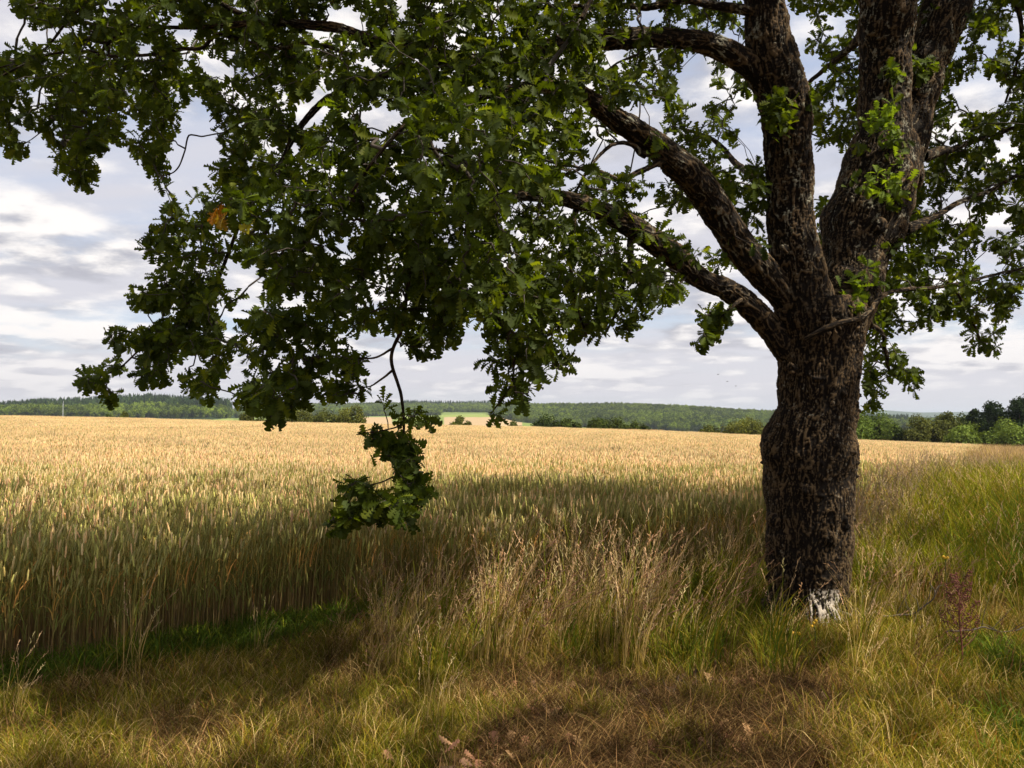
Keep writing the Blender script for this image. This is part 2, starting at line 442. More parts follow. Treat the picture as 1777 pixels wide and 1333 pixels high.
L2 = [(1410, 560, 62, 6.55), (1370, 520, 62, 6.5), (1330, 478, 60, 6.4), (1295, 440, 60, 6.3), (1258, 388, 60, 6.2), (1218, 325, 60, 6.0), (1170, 280, 56, 5.8), (1120, 240, 48, 5.6), (1060, 200, 42, 5.4), (1010, 165, 34, 5.2), (940, 150, 26, 4.9), (870, 160, 20, 4.6), (800, 172, 15, 4.4), (740, 190, 11, 4.2), (690, 230, 8, 4.0), (640, 290, 6, 4.0), (600, 350, 5, 4.1)]
L3 = [(1356, 190, 60, 6.25), (1326, 138, 56, 6.2), (1290, 105, 48, 6.1), (1235, 78, 42, 6.0), (1170, 66, 38, 5.9), (1100, 66, 38, 5.8), (1050, 70, 38, 5.7), (980, 75, 34, 5.5), (900, 98, 32, 5.3), (830, 106, 30, 5.1), (770, 100, 32, 5.0), (700, 78, 30, 4.9), (640, 70, 26, 4.9), (590, 50, 20, 4.9), (520, 42, 17, 5.0), (460, 38, 14, 5.0), (390, 45, 10, 5.1), (320, 48, 8, 5.3), (240, 50, 7, 5.5), (185, 75, 6, 5.6), (165, 110, 5, 5.7), (118, 163, 4, 5.8), (108, 220, 3, 5.8), (125, 290, 2.5, 5.8)]
MINOR = [
    [(680, 605, 5, 4.6), (655, 618, 4, 4.6), (632, 621, 3.5, 4.62), (590, 622, 3, 4.65), (560, 618, 2, 4.7)],
    [(682, 642, 5, 4.6), (664, 655, 4, 4.6), (645, 668, 3, 4.6), (628, 672, 2, 4.6)],
    [(700, 735, 3.5, 4.6), (684, 745, 3, 4.55), (655, 752, 2, 4.5), (630, 750, 1.5, 4.5)],
    [(690, 825, 3, 4.6), (662, 838, 3, 4.6), (625, 850, 2, 4.6), (590, 890, 1.5, 4.6)],
    [(770, 100, 26, 5.0), (720, 118, 17, 4.9), (650, 135, 15, 4.9), (590, 160, 13, 5.0), (548, 188, 13, 5.1), (508, 240, 12, 5.1), (488, 280, 9, 5.1), (440, 340, 8, 5.3), (409, 405, 7, 5.5), (385, 470, 7, 5.7), (355, 525, 6, 5.8), (300, 565, 5, 5.9), (250, 600, 4, 6.0), (215, 635, 3.5, 6.0), (170, 655, 3, 6.0)],
    [(488, 280, 6, 5.1), (493, 340, 5, 5.0), (492, 420, 5, 4.9), (480, 500, 5, 4.8), (468, 570, 5, 4.8), (462, 650, 4, 4.8), (472, 740, 3, 4.8)],
    [(700, 78, 20, 4.9), (620, 95, 9, 4.9), (540, 75, 8, 5), (460, 85, 8, 5.1), (385, 60, 8, 5.2), (350, 84, 7, 5.3), (290, 88, 7, 5.4), (220, 94, 6, 5.6), (130, 92, 5, 5.7), (30, 110, 3, 5.8), (-60, 140, 2, 5.9)],
    [(480, 40, 10, 5.0), (380, 5, 9, 5.1), (280, -30, 8, 5.3), (180, 0, 6, 5.4), (130, 25, 5.5, 5.5), (78, 85, 5, 5.6), (20, 125, 4, 5.7), (-40, 160, 3, 5.8)],
    [(860, 340, 10, 4.7), (845, 420, 8, 4.8), (860, 520, 7, 4.9), (885, 600, 6, 5.0), (890, 660, 4, 5.0), (850, 720, 3, 5.0)],
    [(1000, 350, 14, 5.2), (990, 430, 9, 5.2), (1000, 520, 7, 5.3), (1020, 580, 4, 5.3)],
    [(1100, 395, 16, 5.6), (1090, 470, 9, 5.5), (1070, 540, 6, 5.5), (1050, 580, 4, 5.5)],
    [(930, 338, 12, 4.9), (880, 300, 9, 4.6), (830, 280, 8, 4.2), (780, 260, 6, 3.9), (730, 250, 4, 3.8)],
    [(1160, 272, 16, 5.7), (1115, 295, 11, 5.6), (1075, 310, 9, 5.5), (1020, 290, 7, 5.3), (980, 300, 5, 5.2), (920, 270, 4, 5.0)],
    [(1120, 270, 14, 5.6), (1080, 250, 8, 5.5), (1040, 270, 7, 5.4), (1000, 330, 5, 5.3)],
    [(1338, 335, 20, 6.5), (1318, 318, 15, 6.8), (1290, 292, 13, 7.1), (1262, 268, 11, 7.4), (1225, 235, 8, 7.6), (1180, 220, 5, 7.8)],
    [(1035, 0, 8, 4.75), (1022, 25, 8, 4.7), (1002, 42, 8, 4.6), (985, 72, 8, 4.5), (955, 112, 8, 4.4), (940, 150, 7, 4.35), (912, 178, 7, 4.3), (906, 205, 5, 4.25), (872, 238, 3, 4.2)],
    [(400, 225, 4, 5.3), (383, 230, 3, 5.3), (350, 236, 3, 5.3), (328, 235, 3, 5.3), (322, 258, 3, 5.3), (311, 288, 3, 5.3), (298, 300, 2.5, 5.3), (283, 306, 2, 5.3)],
    [(1285, 520, 9, 6.3), (1262, 540, 5, 6.1), (1240, 560, 4, 6.1), (1222, 590, 3, 6.1)],
    [(1400, 590, 14, 6.3), (1450, 562, 12, 6.2), (1500, 548, 10, 6.3), (1530, 515, 8, 6.6), (1590, 500, 8, 7.0), (1660, 495, 7, 7.4), (1730, 475, 5, 7.6), (1790, 460, 4, 7.8)],
    [(1570, 400, 24, 7.2), (1620, 378, 12, 7.4), (1662, 352, 10, 7.6), (1720, 330, 8, 7.8), (1790, 290, 6, 8.0)],
    [(1600, 270, 26, 7.4), (1660, 255, 12, 7.7), (1720, 235, 9, 8.0), (1800, 210, 6, 8.2)],
    [(1680, -60, 30, 7.6), (1740, -15, 16, 7.8), (1768, 15, 10, 7.9), (1773, 60, 7, 8.0), (1765, 110, 5, 8.0), (1745, 190, 4, 8.0)],
    [(1500, 60, 24, 7.3), (1462, 95, 12, 7.7), (1430, 122, 9, 8.0), (1395, 160, 7, 8.3), (1385, 260, 5, 8.4)],
    [(1500, 540, 12, 6.9), (1530, 580, 8, 7.3), (1545, 640, 6, 7.6), (1590, 665, 4, 7.7)],
    [(1640, 490, 7, 7.3), (1680, 540, 5, 7.5), (1705, 595, 4, 7.6)],
    [(1340, -60, 30, 6.0), (1280, -80, 22, 5.5), (1180, -60, 16, 5), (1060, -60, 12, 4.6), (1005, 45, 8, 4.3)],
    [(1325, 30, 26, 6.1), (1260, 10, 18, 6.0), (1180, 5, 15, 5.9), (1090, 12, 13, 5.7), (980, 10, 10, 5.5), (860, 20, 8, 5.2), (740, 30, 6, 5.0), (680, 20, 4, 4.9)],
]
def tip_limbs():
    """limbs of the crown above and behind the camera, out of the frame"""
    r = random.Random(4); out = []
    base = [np.array(at(1324, -40, 6.1)), np.array(at(1543, -60, 7.0)), np.array(at(1670, -60, 7.55)), np.array(at(1306, -240, 6.0)), np.array(at(1555, -350, 6.8))]
    for k in range(22):
        a = k * 2.4; b = base[k % 5]; L = 3.2 + 2.6 * r.random(); up = .25 + .7 * r.random()
        d = np.array([cos(a), sin(a), up]); pts = [b + d * L * t + np.array([0, 0, -.5 * t * t * L * .5]) + np.array([r.uniform(-.15, .15) for _ in 'abc']) * (t > 0) for t in np.linspace(0, 1, 6)]
        # keep them out of the picture
        P = np.array(pts); x, y, f = proj(P)
        n = 6
        for i in range(6):
            if P[i, 1] > .3 and -60 < x[i] < 1840 and y[i] > -40 : n = i; break
        if n >= 3: out.append((P[:n], np.linspace(.075, .012, 6)[:n]))
    return out

# skeleton for attaching shoots
limb_sets = []
for rows in (trunk_rows, S1, S2, S2a, S2b, L1, L2, L3):
    limb_sets.append(spline(*W(rows), .05))
minor_sets = [spline(*W(r), .04) for r in MINOR]
for i, (P, R) in enumerate(minor_sets):     # natural wobble
    w = fbm(P * 3.1 + i * 7.7, 3)[:, None] * np.array([.02, .02, .02]) * (1 if i != 16 else .3)
    P[1:] += (w * np.array([1, -1, 1]))[1:]
up_sets = [spline(P, R, .06) for P, R in tip_limbs()]

def bark_ridge(c3, v, seed=0.):
    """c3: position on an unrolled round limb (metres), v: along the limb -> 0 in furrow, 1 on ridge"""
    q = np.stack([c3[..., 0], c3[..., 1], v / 4.2], -1)
    q = q + .010 * np.stack([pn(q * 14 + 5), pn(q * 14 + 25), pn(q * 14 + 45)], -1)
    a = np.abs(pn(q * 36 + seed)); b = np.abs(pn(q * 66 + 9 + seed)); c = pn(q * 9 + 2); e = pn(q * 120 + 4)
    cr = np.abs(pn(np.stack([c3[..., 0] * 16, c3[..., 1] * 16, v * 38], -1)))
    h = np.maximum(1 - sstep(.03, .25, a), .75 * (1 - sstep(.02, .20, b)))
    h = h * (.28 + .72 * sstep(.0, .15, cr)) * (.85 + .35 * c) + .16 * e
    h = np.clip(h, 0, 1)
    return h

def limb_mesh(P, R, depth=.012, k=None, name='limb', step=.008):
    P, R = spline(P[::4] if len(P) > 40 else P, R[::4] if len(P) > 40 else R, step * 1.3)
    t, N, B = frames(P)
    if k is None: k = int(np.clip(2 * pi * R.max() / step, 20, 130))
    th = np.arange(k) * 2 * pi / k
    v = np.concatenate([[0], np.cumsum(np.linalg.norm(np.diff(P, axis=0), axis=1))])
    Rm = max(R.mean(), .03)
    c3 = np.stack([np.cos(th) * Rm, np.sin(th) * Rm], -1)[None] + np.zeros((len(P), 1, 1))
    vv = np.broadcast_to(v[:, None], (len(P), k))
    h = bark_ridge(c3, vv, seed=float(P[0, 0] * 3))
    lump = fbm(np.stack([c3[..., 0] * 9, c3[..., 1] * 9, vv * 5], -1), 2)
    dd = np.minimum(depth, R * .22)[:, None]
    rr = R[:, None] * (.93 + .10 * lump) + dd * (h - .6)
    V = P[:, None] + rr[..., None] * (np.cos(th)[None, :, None] * N[:, None] + np.sin(th)[None, :, None] * B[:, None])
    i = np.arange(len(P) - 1)[:, None] * k; j = np.arange(k)[None]; j2 = (j + 1) % k
    Q = np.stack([i + j, i + j2, i + k + j2, i + k + j], -1).reshape(-1, 4)
    return mesh_np(name, V.reshape(-1, 3), Q, attrs={'ridge': h.ravel(), 'paint': np.zeros(h.size)})

def trunk_mesh():
    """trunk and rising stems: tubes fused by a voxel remesh, then furrowed"""
    A = Acc()
    for P, R in limb_sets[:5]:
        V, Q = tube(P, R, 40)
        k = 40; n = len(P)
        A.add(V, Q, T=[])
        A.add(np.concatenate([V[:k], P[:1]]), None, [(k, (i + 1) % k, i) for i in range(k)])
        A.add(np.concatenate([V[-k:], P[-1:]]), None, [(k, i, (i + 1) % k) for i in range(k)])
    # swellings, burrs and pruning scars
    def ball(c, r, sq=(1, 1, 1)):
        th = np.linspace(0, pi, 9); ph = np.arange(14) * 2 * pi / 14
        T_, Ph = np.meshgrid(th, ph, indexing='ij')
        V = np.stack([np.sin(T_) * np.cos(Ph), np.sin(T_) * np.sin(Ph), np.cos(T_)], -1) * r * np.array(sq)
        i = np.arange(8)[:, None] * 14; j = np.arange(14)[None]; j2 = (j + 1) % 14
        A.add(V.reshape(-1, 3) + c, np.stack([i + j, i + 14 + j, i + 14 + j2, i + j2], -1).reshape(-1, 4))
    ball(at(1356, 785, 6.52), .14, (1, 1, 1.3))
    ball(at(1422, 532, 6.36), .085, (1, .7, 1.1)); ball(at(1372, 350, 6.32), .07, (1.2, .8, 1.2))
    ball(at(1470, 790, 6.45), .07); ball(at(1400, 785, 6.32), .08, (1.4, .6, 1))
    for a, s in ((0.3, 1), (2.1, .9), (3.5, 1.1), (4.6, 1.0), (5.4, .8)):      # root flare
        c = np.array([2.27, 6.6, .02]) + np.array([cos(a), sin(a), 0]) * .31
        ball(c, .16 * s, (1, 1, 1.7))
    for a, b, d, q in ((1372, 640, 6.31, .04), (1452, 702, 6.34, .05), (1344, 905, 6.4, .05), (1464, 862, 6.42, .06), (1384, 985, 6.29, .045), (1440, 935, 6.29, .05), (1362, 432, 6.26, .04), (1528, 392, 6.6, .05), (1400, 850, 6.27, .035), (1350, 205, 6.1, .05)):
        ball(at(a, b, d), q, (1, .8, 1.2))
    me = A.mesh('tmp'); o = bpy.data.objects.new('tmp', me); col.objects.link(o)
    md = o.modifiers.new('r', 'REMESH'); md.mode = 'VOXEL'; md.voxel_size = .009; md.adaptivity = 0
    sm = o.modifiers.new('s', 'SMOOTH'); sm.factor = .5; sm.iterations = 8
    dg = bpy.context.evaluated_depsgraph_get(); ev = o.evaluated_get(dg); m2 = ev.to_mesh()
    n = len(m2.vertices); V = np.empty(n * 3, np.float32); m2.vertices.foreach_get('co', V); V = V.reshape(-1, 3).astype(float)
    N = np.empty(n * 3, np.float32); m2.vertices.foreach_get('normal', N); N = N.reshape(-1, 3).astype(float)
    nl = len(m2.loops); L = np.empty(nl, np.int32); m2.loops.foreach_get('vertex_index', L)
    npol = len(m2.polygons); tot = np.empty(npol, np.int32); m2.polygons.foreach_get('loop_total', tot)
    st = np.empty(npol, np.int32); m2.polygons.foreach_get('loop_start', st)
    q = L[st[tot == 4][:, None] + np.arange(4)]; t3 = L[st[tot == 3][:, None] + np.arange(3)] if (tot == 3).any() else None
    ev.to_mesh_clear(); bpy.data.objects.remove(o)
    # limb coordinates of every vertex
    best = np.full(n, 1e9); c3 = np.zeros((n, 2)); vv = np.zeros(n)
    for si, (P, R) in enumerate(limb_sets[:5]):
        P_, R_ = P[::2], R[::2]
        v = np.concatenate([[0], np.cumsum(np.linalg.norm(np.diff(P_, axis=0), axis=1))])
        t, Nn, B = frames(P_)
        for s in range(0, n, 20000):
            d = np.linalg.norm(V[s:s + 20000, None] - P_[None], axis=2); k = d.argmin(1); m = d[np.arange(len(k)), k] / R_[k]
            rel = V[s:s + 20000] - P_[k]
            aa = np.arctan2((rel * B[k]).sum(1), (rel * Nn[k]).sum(1)); al = v[k] + (rel * t[k]).sum(1)
            Rm = R_.mean()
            upd = m < best[s:s + 20000]
            idx = np.arange(s, s + len(k))[upd]
            best[idx] = m[upd]; c3[idx, 0] = np.cos(aa[upd]) * Rm; c3[idx, 1] = np.sin(aa[upd]) * Rm; vv[idx] = al[upd] + si * 50
    h = bark_ridge(c3, vv)
    knob = sstep(.52, .85, pn(V * 13 + 3)) * (V[:, 2] < 2.4)      # small dark burrs
    lump = fbm(V * 4.5, 2)
    V = V + N * (.017 * (h - .45) + .02 * lump + .03 * knob)[:, None]
    h = np.clip(h * (1 - .85 * knob), 0, 1)
    x, y, f = proj(V)
    # whitewash: a worn patch low on the side facing the path
    ang = np.arctan2(V[:, 0] - 2.30, -(V[:, 1] - 6.6))
    pc = at(1427, 1050, 6.3)
    paint = (1 - sstep(.28, .68, np.abs(ang + .06))) * (1 - sstep(.06, .19, np.abs(V[:, 2] - pc[2] + .01)))
    return mesh_np('trunk', V, q, t3, attrs={'ridge': h, 'paint': paint})

oak = empty('oak_tree', (2.3, 6.6, 0.05), 'large gnarled oak with forked trunk and low leafy limbs reaching over the field edge', 'tree')
off = Matrix.Translation(-Vector(oak.location))
def oak_part(name, me, mat, label=None):
    o = add(name, me, mat, oak, label=label); o.matrix_parent_inverse = off; return o
oak_part('trunk', trunk_mesh(), M_bark)
for P, R in limb_sets[5:]:
    oak_part('limb', limb_mesh(P, R), M_bark)
for i, (P, R) in enumerate(minor_sets):
    oak_part('branch', limb_mesh(P, R, .004, step=.012, name='branch'), M_pale_bark if i == 15 else M_bark, 'pale lichened branch' if i == 15 else None)
for P, R in up_sets:
    oak_part('branch', limb_mesh(P, R, .008, step=.03, name='branch'), M_bark)

# ------------------------------------------------------------------ the oak: where foliage hangs
G = 4; GX0, GY0 = -200, -200; GW, GH = 560, 320
gx, gy = np.meshgrid(GX0 + np.arange(GW) * G, GY0 + np.arange(GH) * G)
def inpoly(pts):
    pts = np.array(pts, float); r = np.zeros(gx.shape, bool); j = len(pts) - 1
    for i in range(len(pts)):
        (xi, yi), (xj, yj) = pts[i], pts[j]
        c = ((yi > gy) != (yj > gy)) & (gx < (xj - xi) * (gy - yi) / (yj - yi + 1e-9) + xi)
        r ^= c; j = i
    return r
def inell(e):
    cx, cy, rx, ry = e; return ((gx - cx) / rx) ** 2 + ((gy - cy) / ry) ** 2 < 1
MAIN = [(-200, 95), (-50, 88), (0, 80), (35, 70), (90, 74), (118, 56), (150, 34), (200, 8), (215, -200), (1290, -200), (1300, 130), (1318, 200), (1332, 300), (1334, 430), (1310, 455),
        (1270, 470), (1215, 478), (1172, 520), (1130, 548), (1095, 575), (1075, 592), (1018, 600), (1002, 635), (961, 655), (925, 668), (918, 710), (880, 718), (868, 740), (845, 752), (825, 738), (850, 690), (838, 655), (815, 622), (840, 598), (835, 566), (808, 562), (783, 598), (750, 612), (700, 606), (690, 578), (640, 576), (600, 588),
        (640, 615), (650, 650), (648, 685), (615, 690), (585, 700), (560, 690), (540, 702), (505, 715), (496, 765), (468, 762), (455, 720), (405, 700), (403, 665), (425, 640), (408, 600), (402, 565), (425, 545), (440, 520), (462, 500), (448, 478), (420, 460), (392, 425), (362, 400), (335, 348), (352, 320), (357, 280), (382, 255), (365, 225), (365, 185), (335, 160), (315, 195), (305, 230), (290, 262), (296, 295), (285, 335), (268, 330), (262, 300), (228, 285), (222, 250), (190, 256), (172, 262), (182, 290), (165, 300), (163, 320), (140, 338), (118, 310), (95, 298), (84, 250), (60, 215), (45, 225), (44, 270), (20, 285), (5, 285), (-10, 240), (-200, 230)]
TOPL = [(-20, -200), (230, -200), (190, 5), (150, 30), (120, 42), (98, 54), (62, 46), (50, 52), (44, 32), (12, 18)]
RIGHT = [(1350, -200), (2000, -200), (2000, 560), (1770, 530), (1735, 560), (1700, 555), (1680, 575), (1650, 555), (1600, 570), (1560, 575), (1530, 600), (1548, 640), (1530, 690), (1500, 716), (1470, 650), (1470, 480), (1420, 430), (1408, 400), (1412, 250), (1375, 60)]
BL = [(160, 655, 30, 24), (190, 682, 15, 22), (196, 632, 20, 14), (215, 640, 14, 10), (222, 586, 44, 26), (200, 578, 22, 16), (262, 640, 36, 32), (285, 588, 44, 44), (345, 575, 46, 46), (390, 605, 16, 24), (345, 668, 36, 30), (374, 636, 22, 16), (408, 664, 18, 9),
      (397, 514, 24, 16), (272, 518, 50, 26), (240, 510, 22, 17), (285, 465, 40, 30), (266, 418, 32, 27), (312, 430, 30, 34), (345, 455, 48, 64), (292, 365, 24, 32), (335, 350, 30, 26), (320, 400, 26, 22), (375, 420, 30, 40), (335, 500, 40, 40), (370, 372, 40, 30),
      (452, 522, 22, 15), (436, 575, 36, 30), (480, 590, 30, 40),
      (672, 693, 24, 16), (712, 722, 42, 17), (648, 752, 28, 20), (690, 772, 40, 28), (702, 806, 28, 30), (636, 798, 18, 18), (614, 840, 32, 20), (655, 862, 30, 20), (722, 846, 36, 24), (600, 888, 38, 26), (642, 884, 30, 24), (702, 888, 30, 36), (582, 912, 20, 14), (745, 735, 14, 12),
      (740, 600, 42, 18), (1240, 545, 34, 20), (1230, 575, 22, 16), (1216, 600, 13, 12),
      (1706, 600, 40, 18), (1690, 580, 22, 16), (1575, 660, 36, 26), (1508, 692, 24, 24), (1540, 625, 34, 26), (1600, 560, 40, 20), (1720, 565, 20, 20)]
HOLES = [(68, 160, 16, 16), (300, 30, 12, 18), (315, 62, 24, 9), (252, 80, 15, 13), (388, 122, 17, 17), (596, 33, 38, 24), (625, 107, 13, 11), (530, 192, 26, 26), (662, 202, 42, 22), (696, 24, 9, 10), (510, 258, 10, 15), (812, 150, 12, 7), (761, 245, 10, 15),
         (1204, 135, 30, 46), (1266, 66, 22, 15), (1122, 192, 36, 12), (1034, 266, 15, 20), (1098, 268, 18, 22), (1130, 300, 11, 20), (1298, 205, 26, 32), (1275, 275, 14, 14), (1312, 250, 14, 24), (902, 405, 9, 9), (1118, 352, 22, 13), (1198, 388, 22, 30), (1235, 420, 14, 14), (228, 215, 12, 12), (1135, 30, 12, 12), (575, 300, 8, 12), (655, 515, 14, 9), (470, 255, 8, 12), (685, 440, 10, 8), (590, 420, 9, 7), (520, 510, 9, 9), (815, 490, 10, 8), (635, 395, 9, 6),
         (1390, 45, 16, 28), (1442, 35, 16, 10), (1410, 124, 22, 20), (1440, 290, 28, 44), (1715, 74, 14, 14), (1700, 160, 46, 30), (1742, 255, 14, 24), (1766, 40, 14, 24), (1656, 358, 16, 20), (1726, 384, 22, 20), (1712, 452, 20, 22), (1635, 475, 8, 8), (1690, 300, 10, 10), (1655, 210, 9, 14), (1580, 540, 12, 14)]
mask = inpoly(MAIN) | inpoly(TOPL) | inpoly(RIGHT)
for e in BL: mask |= inell(e)
for e in HOLES: mask &= ~inell(e)
def inmask(px, py):
    i = ((np.asarray(px) - GX0) / G).astype(int).clip(0, GW - 1); j = ((np.asarray(py) - GY0) / G).astype(int).clip(0, GH - 1)
    return mask[j, i]
DCP = np.array([(160, 650, 6.0), (280, 560, 5.9), (340, 430, 5.7), (0, 100, 5.8), (100, 250, 5.8), (280, 150, 5.5), (250, 300, 5.6), (400, 60, 5.2), (480, 200, 5.1), (440, 420, 4.6), (480, 560, 4.5), (480, 700, 4.6), (560, 640, 4.8), (560, 330, 4.5), (650, 250, 4.3), (650, 450, 4.4), (650, 850, 4.6), (700, 740, 4.6), (740, 600, 4.8),
                (800, 230, 3.9), (850, 320, 3.9), (820, 480, 4.1), (900, 480, 4.3), (900, 650, 5.0), (850, 100, 4.6), (1000, 100, 4.7), (1000, 400, 5.1), (1100, 450, 5.4), (1060, 560, 5.4), (1150, 100, 5.8), (1100, 200, 5.3), (1240, 300, 6.6), (1250, 180, 6.8), (1240, 560, 6.1), (1300, 40, 6.8)], float)
def depth_at(px, py):
    d = ((px[:, None] - DCP[:, 0]) ** 2 + (py[:, None] - DCP[:, 1]) ** 2) + 400.
    w = 1 / d ** 1.6
    return (w * DCP[:, 2]).sum(1) / w.sum(1)

def shoots():
    C = []; S = []
    # front masses
    def sample(n, zone, dfun, size, layer):
        q = n * 6 if n > 600 else 40000; px = RS.uniform(-150, 1950, q); py = RS.uniform(-180, 960, q)
        ok = inmask(px, py) & zone(px, py)
        for dx, dy in ((9, 0), (-9, 0), (0, 9), (0, -9)): ok &= inmask(px + dx, py + dy)
        px, py = px[ok][:n], py[ok][:n]
        d = dfun(px, py)
        for a, b, c in zip(px, py, d): C.append(at(a, b, c)); S.append(size)
        return len(px)
    left = lambda x, y: x < 1335
    lump = lambda x, y, s: n2(x, y, 70., 2, s)
    sample(2250, left, lambda x, y: depth_at(x, y) + RS.normal(0, .25, len(x)) + .3 * lump(x, y, 1.), .088, 0)
    # second, farther layer, patchy
    sample(520, lambda x, y: left(x, y) & (x > 300) & (y < 600 - .12 * np.abs(x - 850)) & (lump(x, y, 4.) > -.25), lambda x, y: depth_at(x, y) + RS.uniform(.8, 2.6, len(x)), .10, 1)
    sample(300, lambda x, y: (x < 300) & (y < 300), lambda x, y: depth_at(x, y) + RS.uniform(.5, 1.6, len(x)), .10, 1)
    # right of and behind the trunk
    sample(1900, lambda x, y: x > 1340, lambda x, y: 8.1 + RS.normal(0, .45, len(x)) - .35 * (y > 480), .098, 2)
    # hanging branch: denser
    sample(62, lambda x, y: (x > 555) & (x < 765) & (y > 680), lambda x, y: 4.6 + RS.normal(0, .1, len(x)), .082, 0)
    sample(22, lambda x, y: (x > 1200) & (x < 1275) & (y > 518), lambda x, y: 6.15 + RS.normal(0, .06, len(x)), .09, 0)
    sample(120, lambda x, y: (x > 130) & (x < 420) & (y > 480), lambda x, y: 5.95 + RS.normal(0, .2, len(x)), .088, 0)
    C = np.array(C); S = np.array(S); px, py, f = proj(C); keep = np.ones(len(C), bool)
    for (P, R), x0 in zip(limb_sets[5:8], (905, 1030, 1050)):
        lx, ly, lf = proj(P); m = lx > x0; lx, ly, lf = lx[m], ly[m], lf[m]
        for s0 in range(0, len(C), 2000):
            d = np.hypot(px[s0:s0 + 2000, None] - lx[None], py[s0:s0 + 2000, None] - ly[None]); k = d.argmin(1)
            keep[s0:s0 + 2000] &= ~((d.min(1) < 40) & (f[s0:s0 + 2000] < lf[k] + .15) & (RS.uniform(0, 1, len(k)) < .52))
    return C[keep], S[keep]
CL, CS = shoots()
# crown above / behind the camera that shades the ground
def upper():
    n = 26000; U = RS.uniform(-1, 1, (n, 3)); U = U[(np.linalg.norm(U, axis=1) < 1) & (np.linalg.norm(U, axis=1) > .45)]
    P = U * np.array([6.4, 6.2, 4.6]) + np.array([2.6, 5.2, 7.6])
    x, y, f = proj(P)
    vis = (P[:, 1] > .2) & (x > -160) & (x < 1940) & (y > -130)
    ok = ~vis & (P[:, 2] > 3.3) & (n2(P[:, 0], P[:, 1], 1.3, 2, 2.) + .3 * pn(P) > -.10)
    P = P[ok]
    return P[:850]
UP = upper()

def grow():
    """join every shoot to the nearest wood already there"""
    nodes = [P for P, R in limb_sets[1:]] + [P for P, R in minor_sets] + [P for P, R in up_sets]
    rad0 = np.concatenate([R for P, R in limb_sets[1:]] + [R for P, R in minor_sets] + [R for P, R in up_sets])
    base = np.concatenate(nodes); nb = len(base)
    allC = np.concatenate([CL, UP]); size = np.concatenate([CS, np.full(len(UP), .15)])
    isup = np.arange(len(allC)) >= len(CL)
    cap = nb + len(allC) * 5
    pos = np.zeros((cap, 3)); pos[:nb] = base; par = np.full(cap, -1); cnt = nb; pen = np.zeros(cap); pen[:nb] = np.where(rad0 > .06, .25, 0)
    dist = np.array([np.min(((base - c) ** 2).sum(1)) for c in allC]); order = np.argsort(dist)
    dirs = np.zeros_like(allC); tipn = np.zeros(len(allC), int)
    for ci in order:
        c = allC[ci]; d = np.sqrt(((pos[:cnt] - c) ** 2).sum(1)) + pen[:cnt]; k = int(d.argmin()); a = pos[k]
        L = np.linalg.norm(c - a); m = 4
        sag = np.array([RS.normal(0, .08), RS.normal(0, .08), RS.uniform(-.05, .16)]) * L
        prev = k
        for i in range(1, m + 1):
            t = i / m; p = a * (1 - t) + c * t + sag * 4 * t * (1 - t) * .5 + (RS.normal(0, .012, 3) if i < m else 0)
            pos[cnt] = p; par[cnt] = prev; pen[cnt] = .015; prev = cnt; cnt += 1
        dirs[ci] = c - pos[prev - 1]; tipn[ci] = prev
    w = np.zeros(cap)
    for t in tipn: w[t] += 1
    for i in range(cnt - 1, nb - 1, -1):
        if par[i] >= nb: w[par[i]] += w[i]
    rad = .0015 + .0013 * np.maximum(w, 1) ** .5
    # twig segments as 5-sided prisms
    idx = np.arange(nb, cnt); a = pos[par[idx]]; b = pos[idx]; ra = np.where(par[idx] >= nb, rad[par[idx]], rad[idx] * 1.15); rb = rad[idx]
    t = b - a; t /= np.linalg.norm(t, axis=1)[:, None] + 1e-9
    h = np.where(np.abs(t[:, 2:3]) < .9, np.array([[0, 0, 1.]]), np.array([[1., 0, 0]]))
    n1 = np.cross(t, h); n1 /= np.linalg.norm(n1, axis=1)[:, None]; n2_ = np.cross(t, n1)
    k = 4; th = np.arange(k) * 2 * pi / k
    ring = np.cos(th)[None, :, None] * n1[:, None] + np.sin(th)[None, :, None] * n2_[:, None]
    V = np.concatenate([a[:, None] + ring * ra[:, None, None], b[:, None] + ring * rb[:, None, None]], 1)
    o = (np.arange(len(idx)) * 2 * k)[:, None, None]; j = np.arange(k); j2 = (j + 1) % k
    Q = np.stack([j, j2, k + j2, k + j], -1)[None] + o
    me = mesh_np('twigs', V.reshape(-1, 3), Q.reshape(-1, 4))
    dirs /= np.linalg.norm(dirs, axis=1)[:, None] + 1e-9
    return me, allC, dirs, size, isup
tw_me, SH, SD, SS, SUP = grow()
oak_part('twigs', tw_me, M_twig)

def leaf_template(lod=0):
    """lobed oak leaf along +Y, unit length, normal +Z, bent and folded"""
    if lod == 0:
        y = np.array([0, .07, .16, .25, .34, .43, .52, .61, .70, .79, .88, .95, 1.0])
        w = np.array([.006, .015, .10, .045, .19, .065, .275, .085, .32, .12, .24, .15, .0])
        sk = np.array([0, 0, .03, 0, .05, 0, .06, 0, .05, 0, .03, .02, 0])
    else:
        y = np.array([0, .2, .45, .75, 1.0]); w = np.array([.01, .12, .17, .26, .05]); sk = y * 0
    n = len(y); zb = -.22 * y ** 2
    mid = np.stack([0 * y, y, zb], -1)
    Lf = np.stack([-w, y + sk, zb + w * .35], -1); Rt = np.stack([w, y + sk * .7, zb + w * .35], -1)
    V = np.concatenate([mid, Lf, Rt]); i = np.arange(n - 1)
    Q = np.concatenate([np.stack([i, i + 1, n + i + 1, n + i], -1), np.stack([i, 2 * n + i, 2 * n + i + 1, i + 1], -1)])
    return V, Q
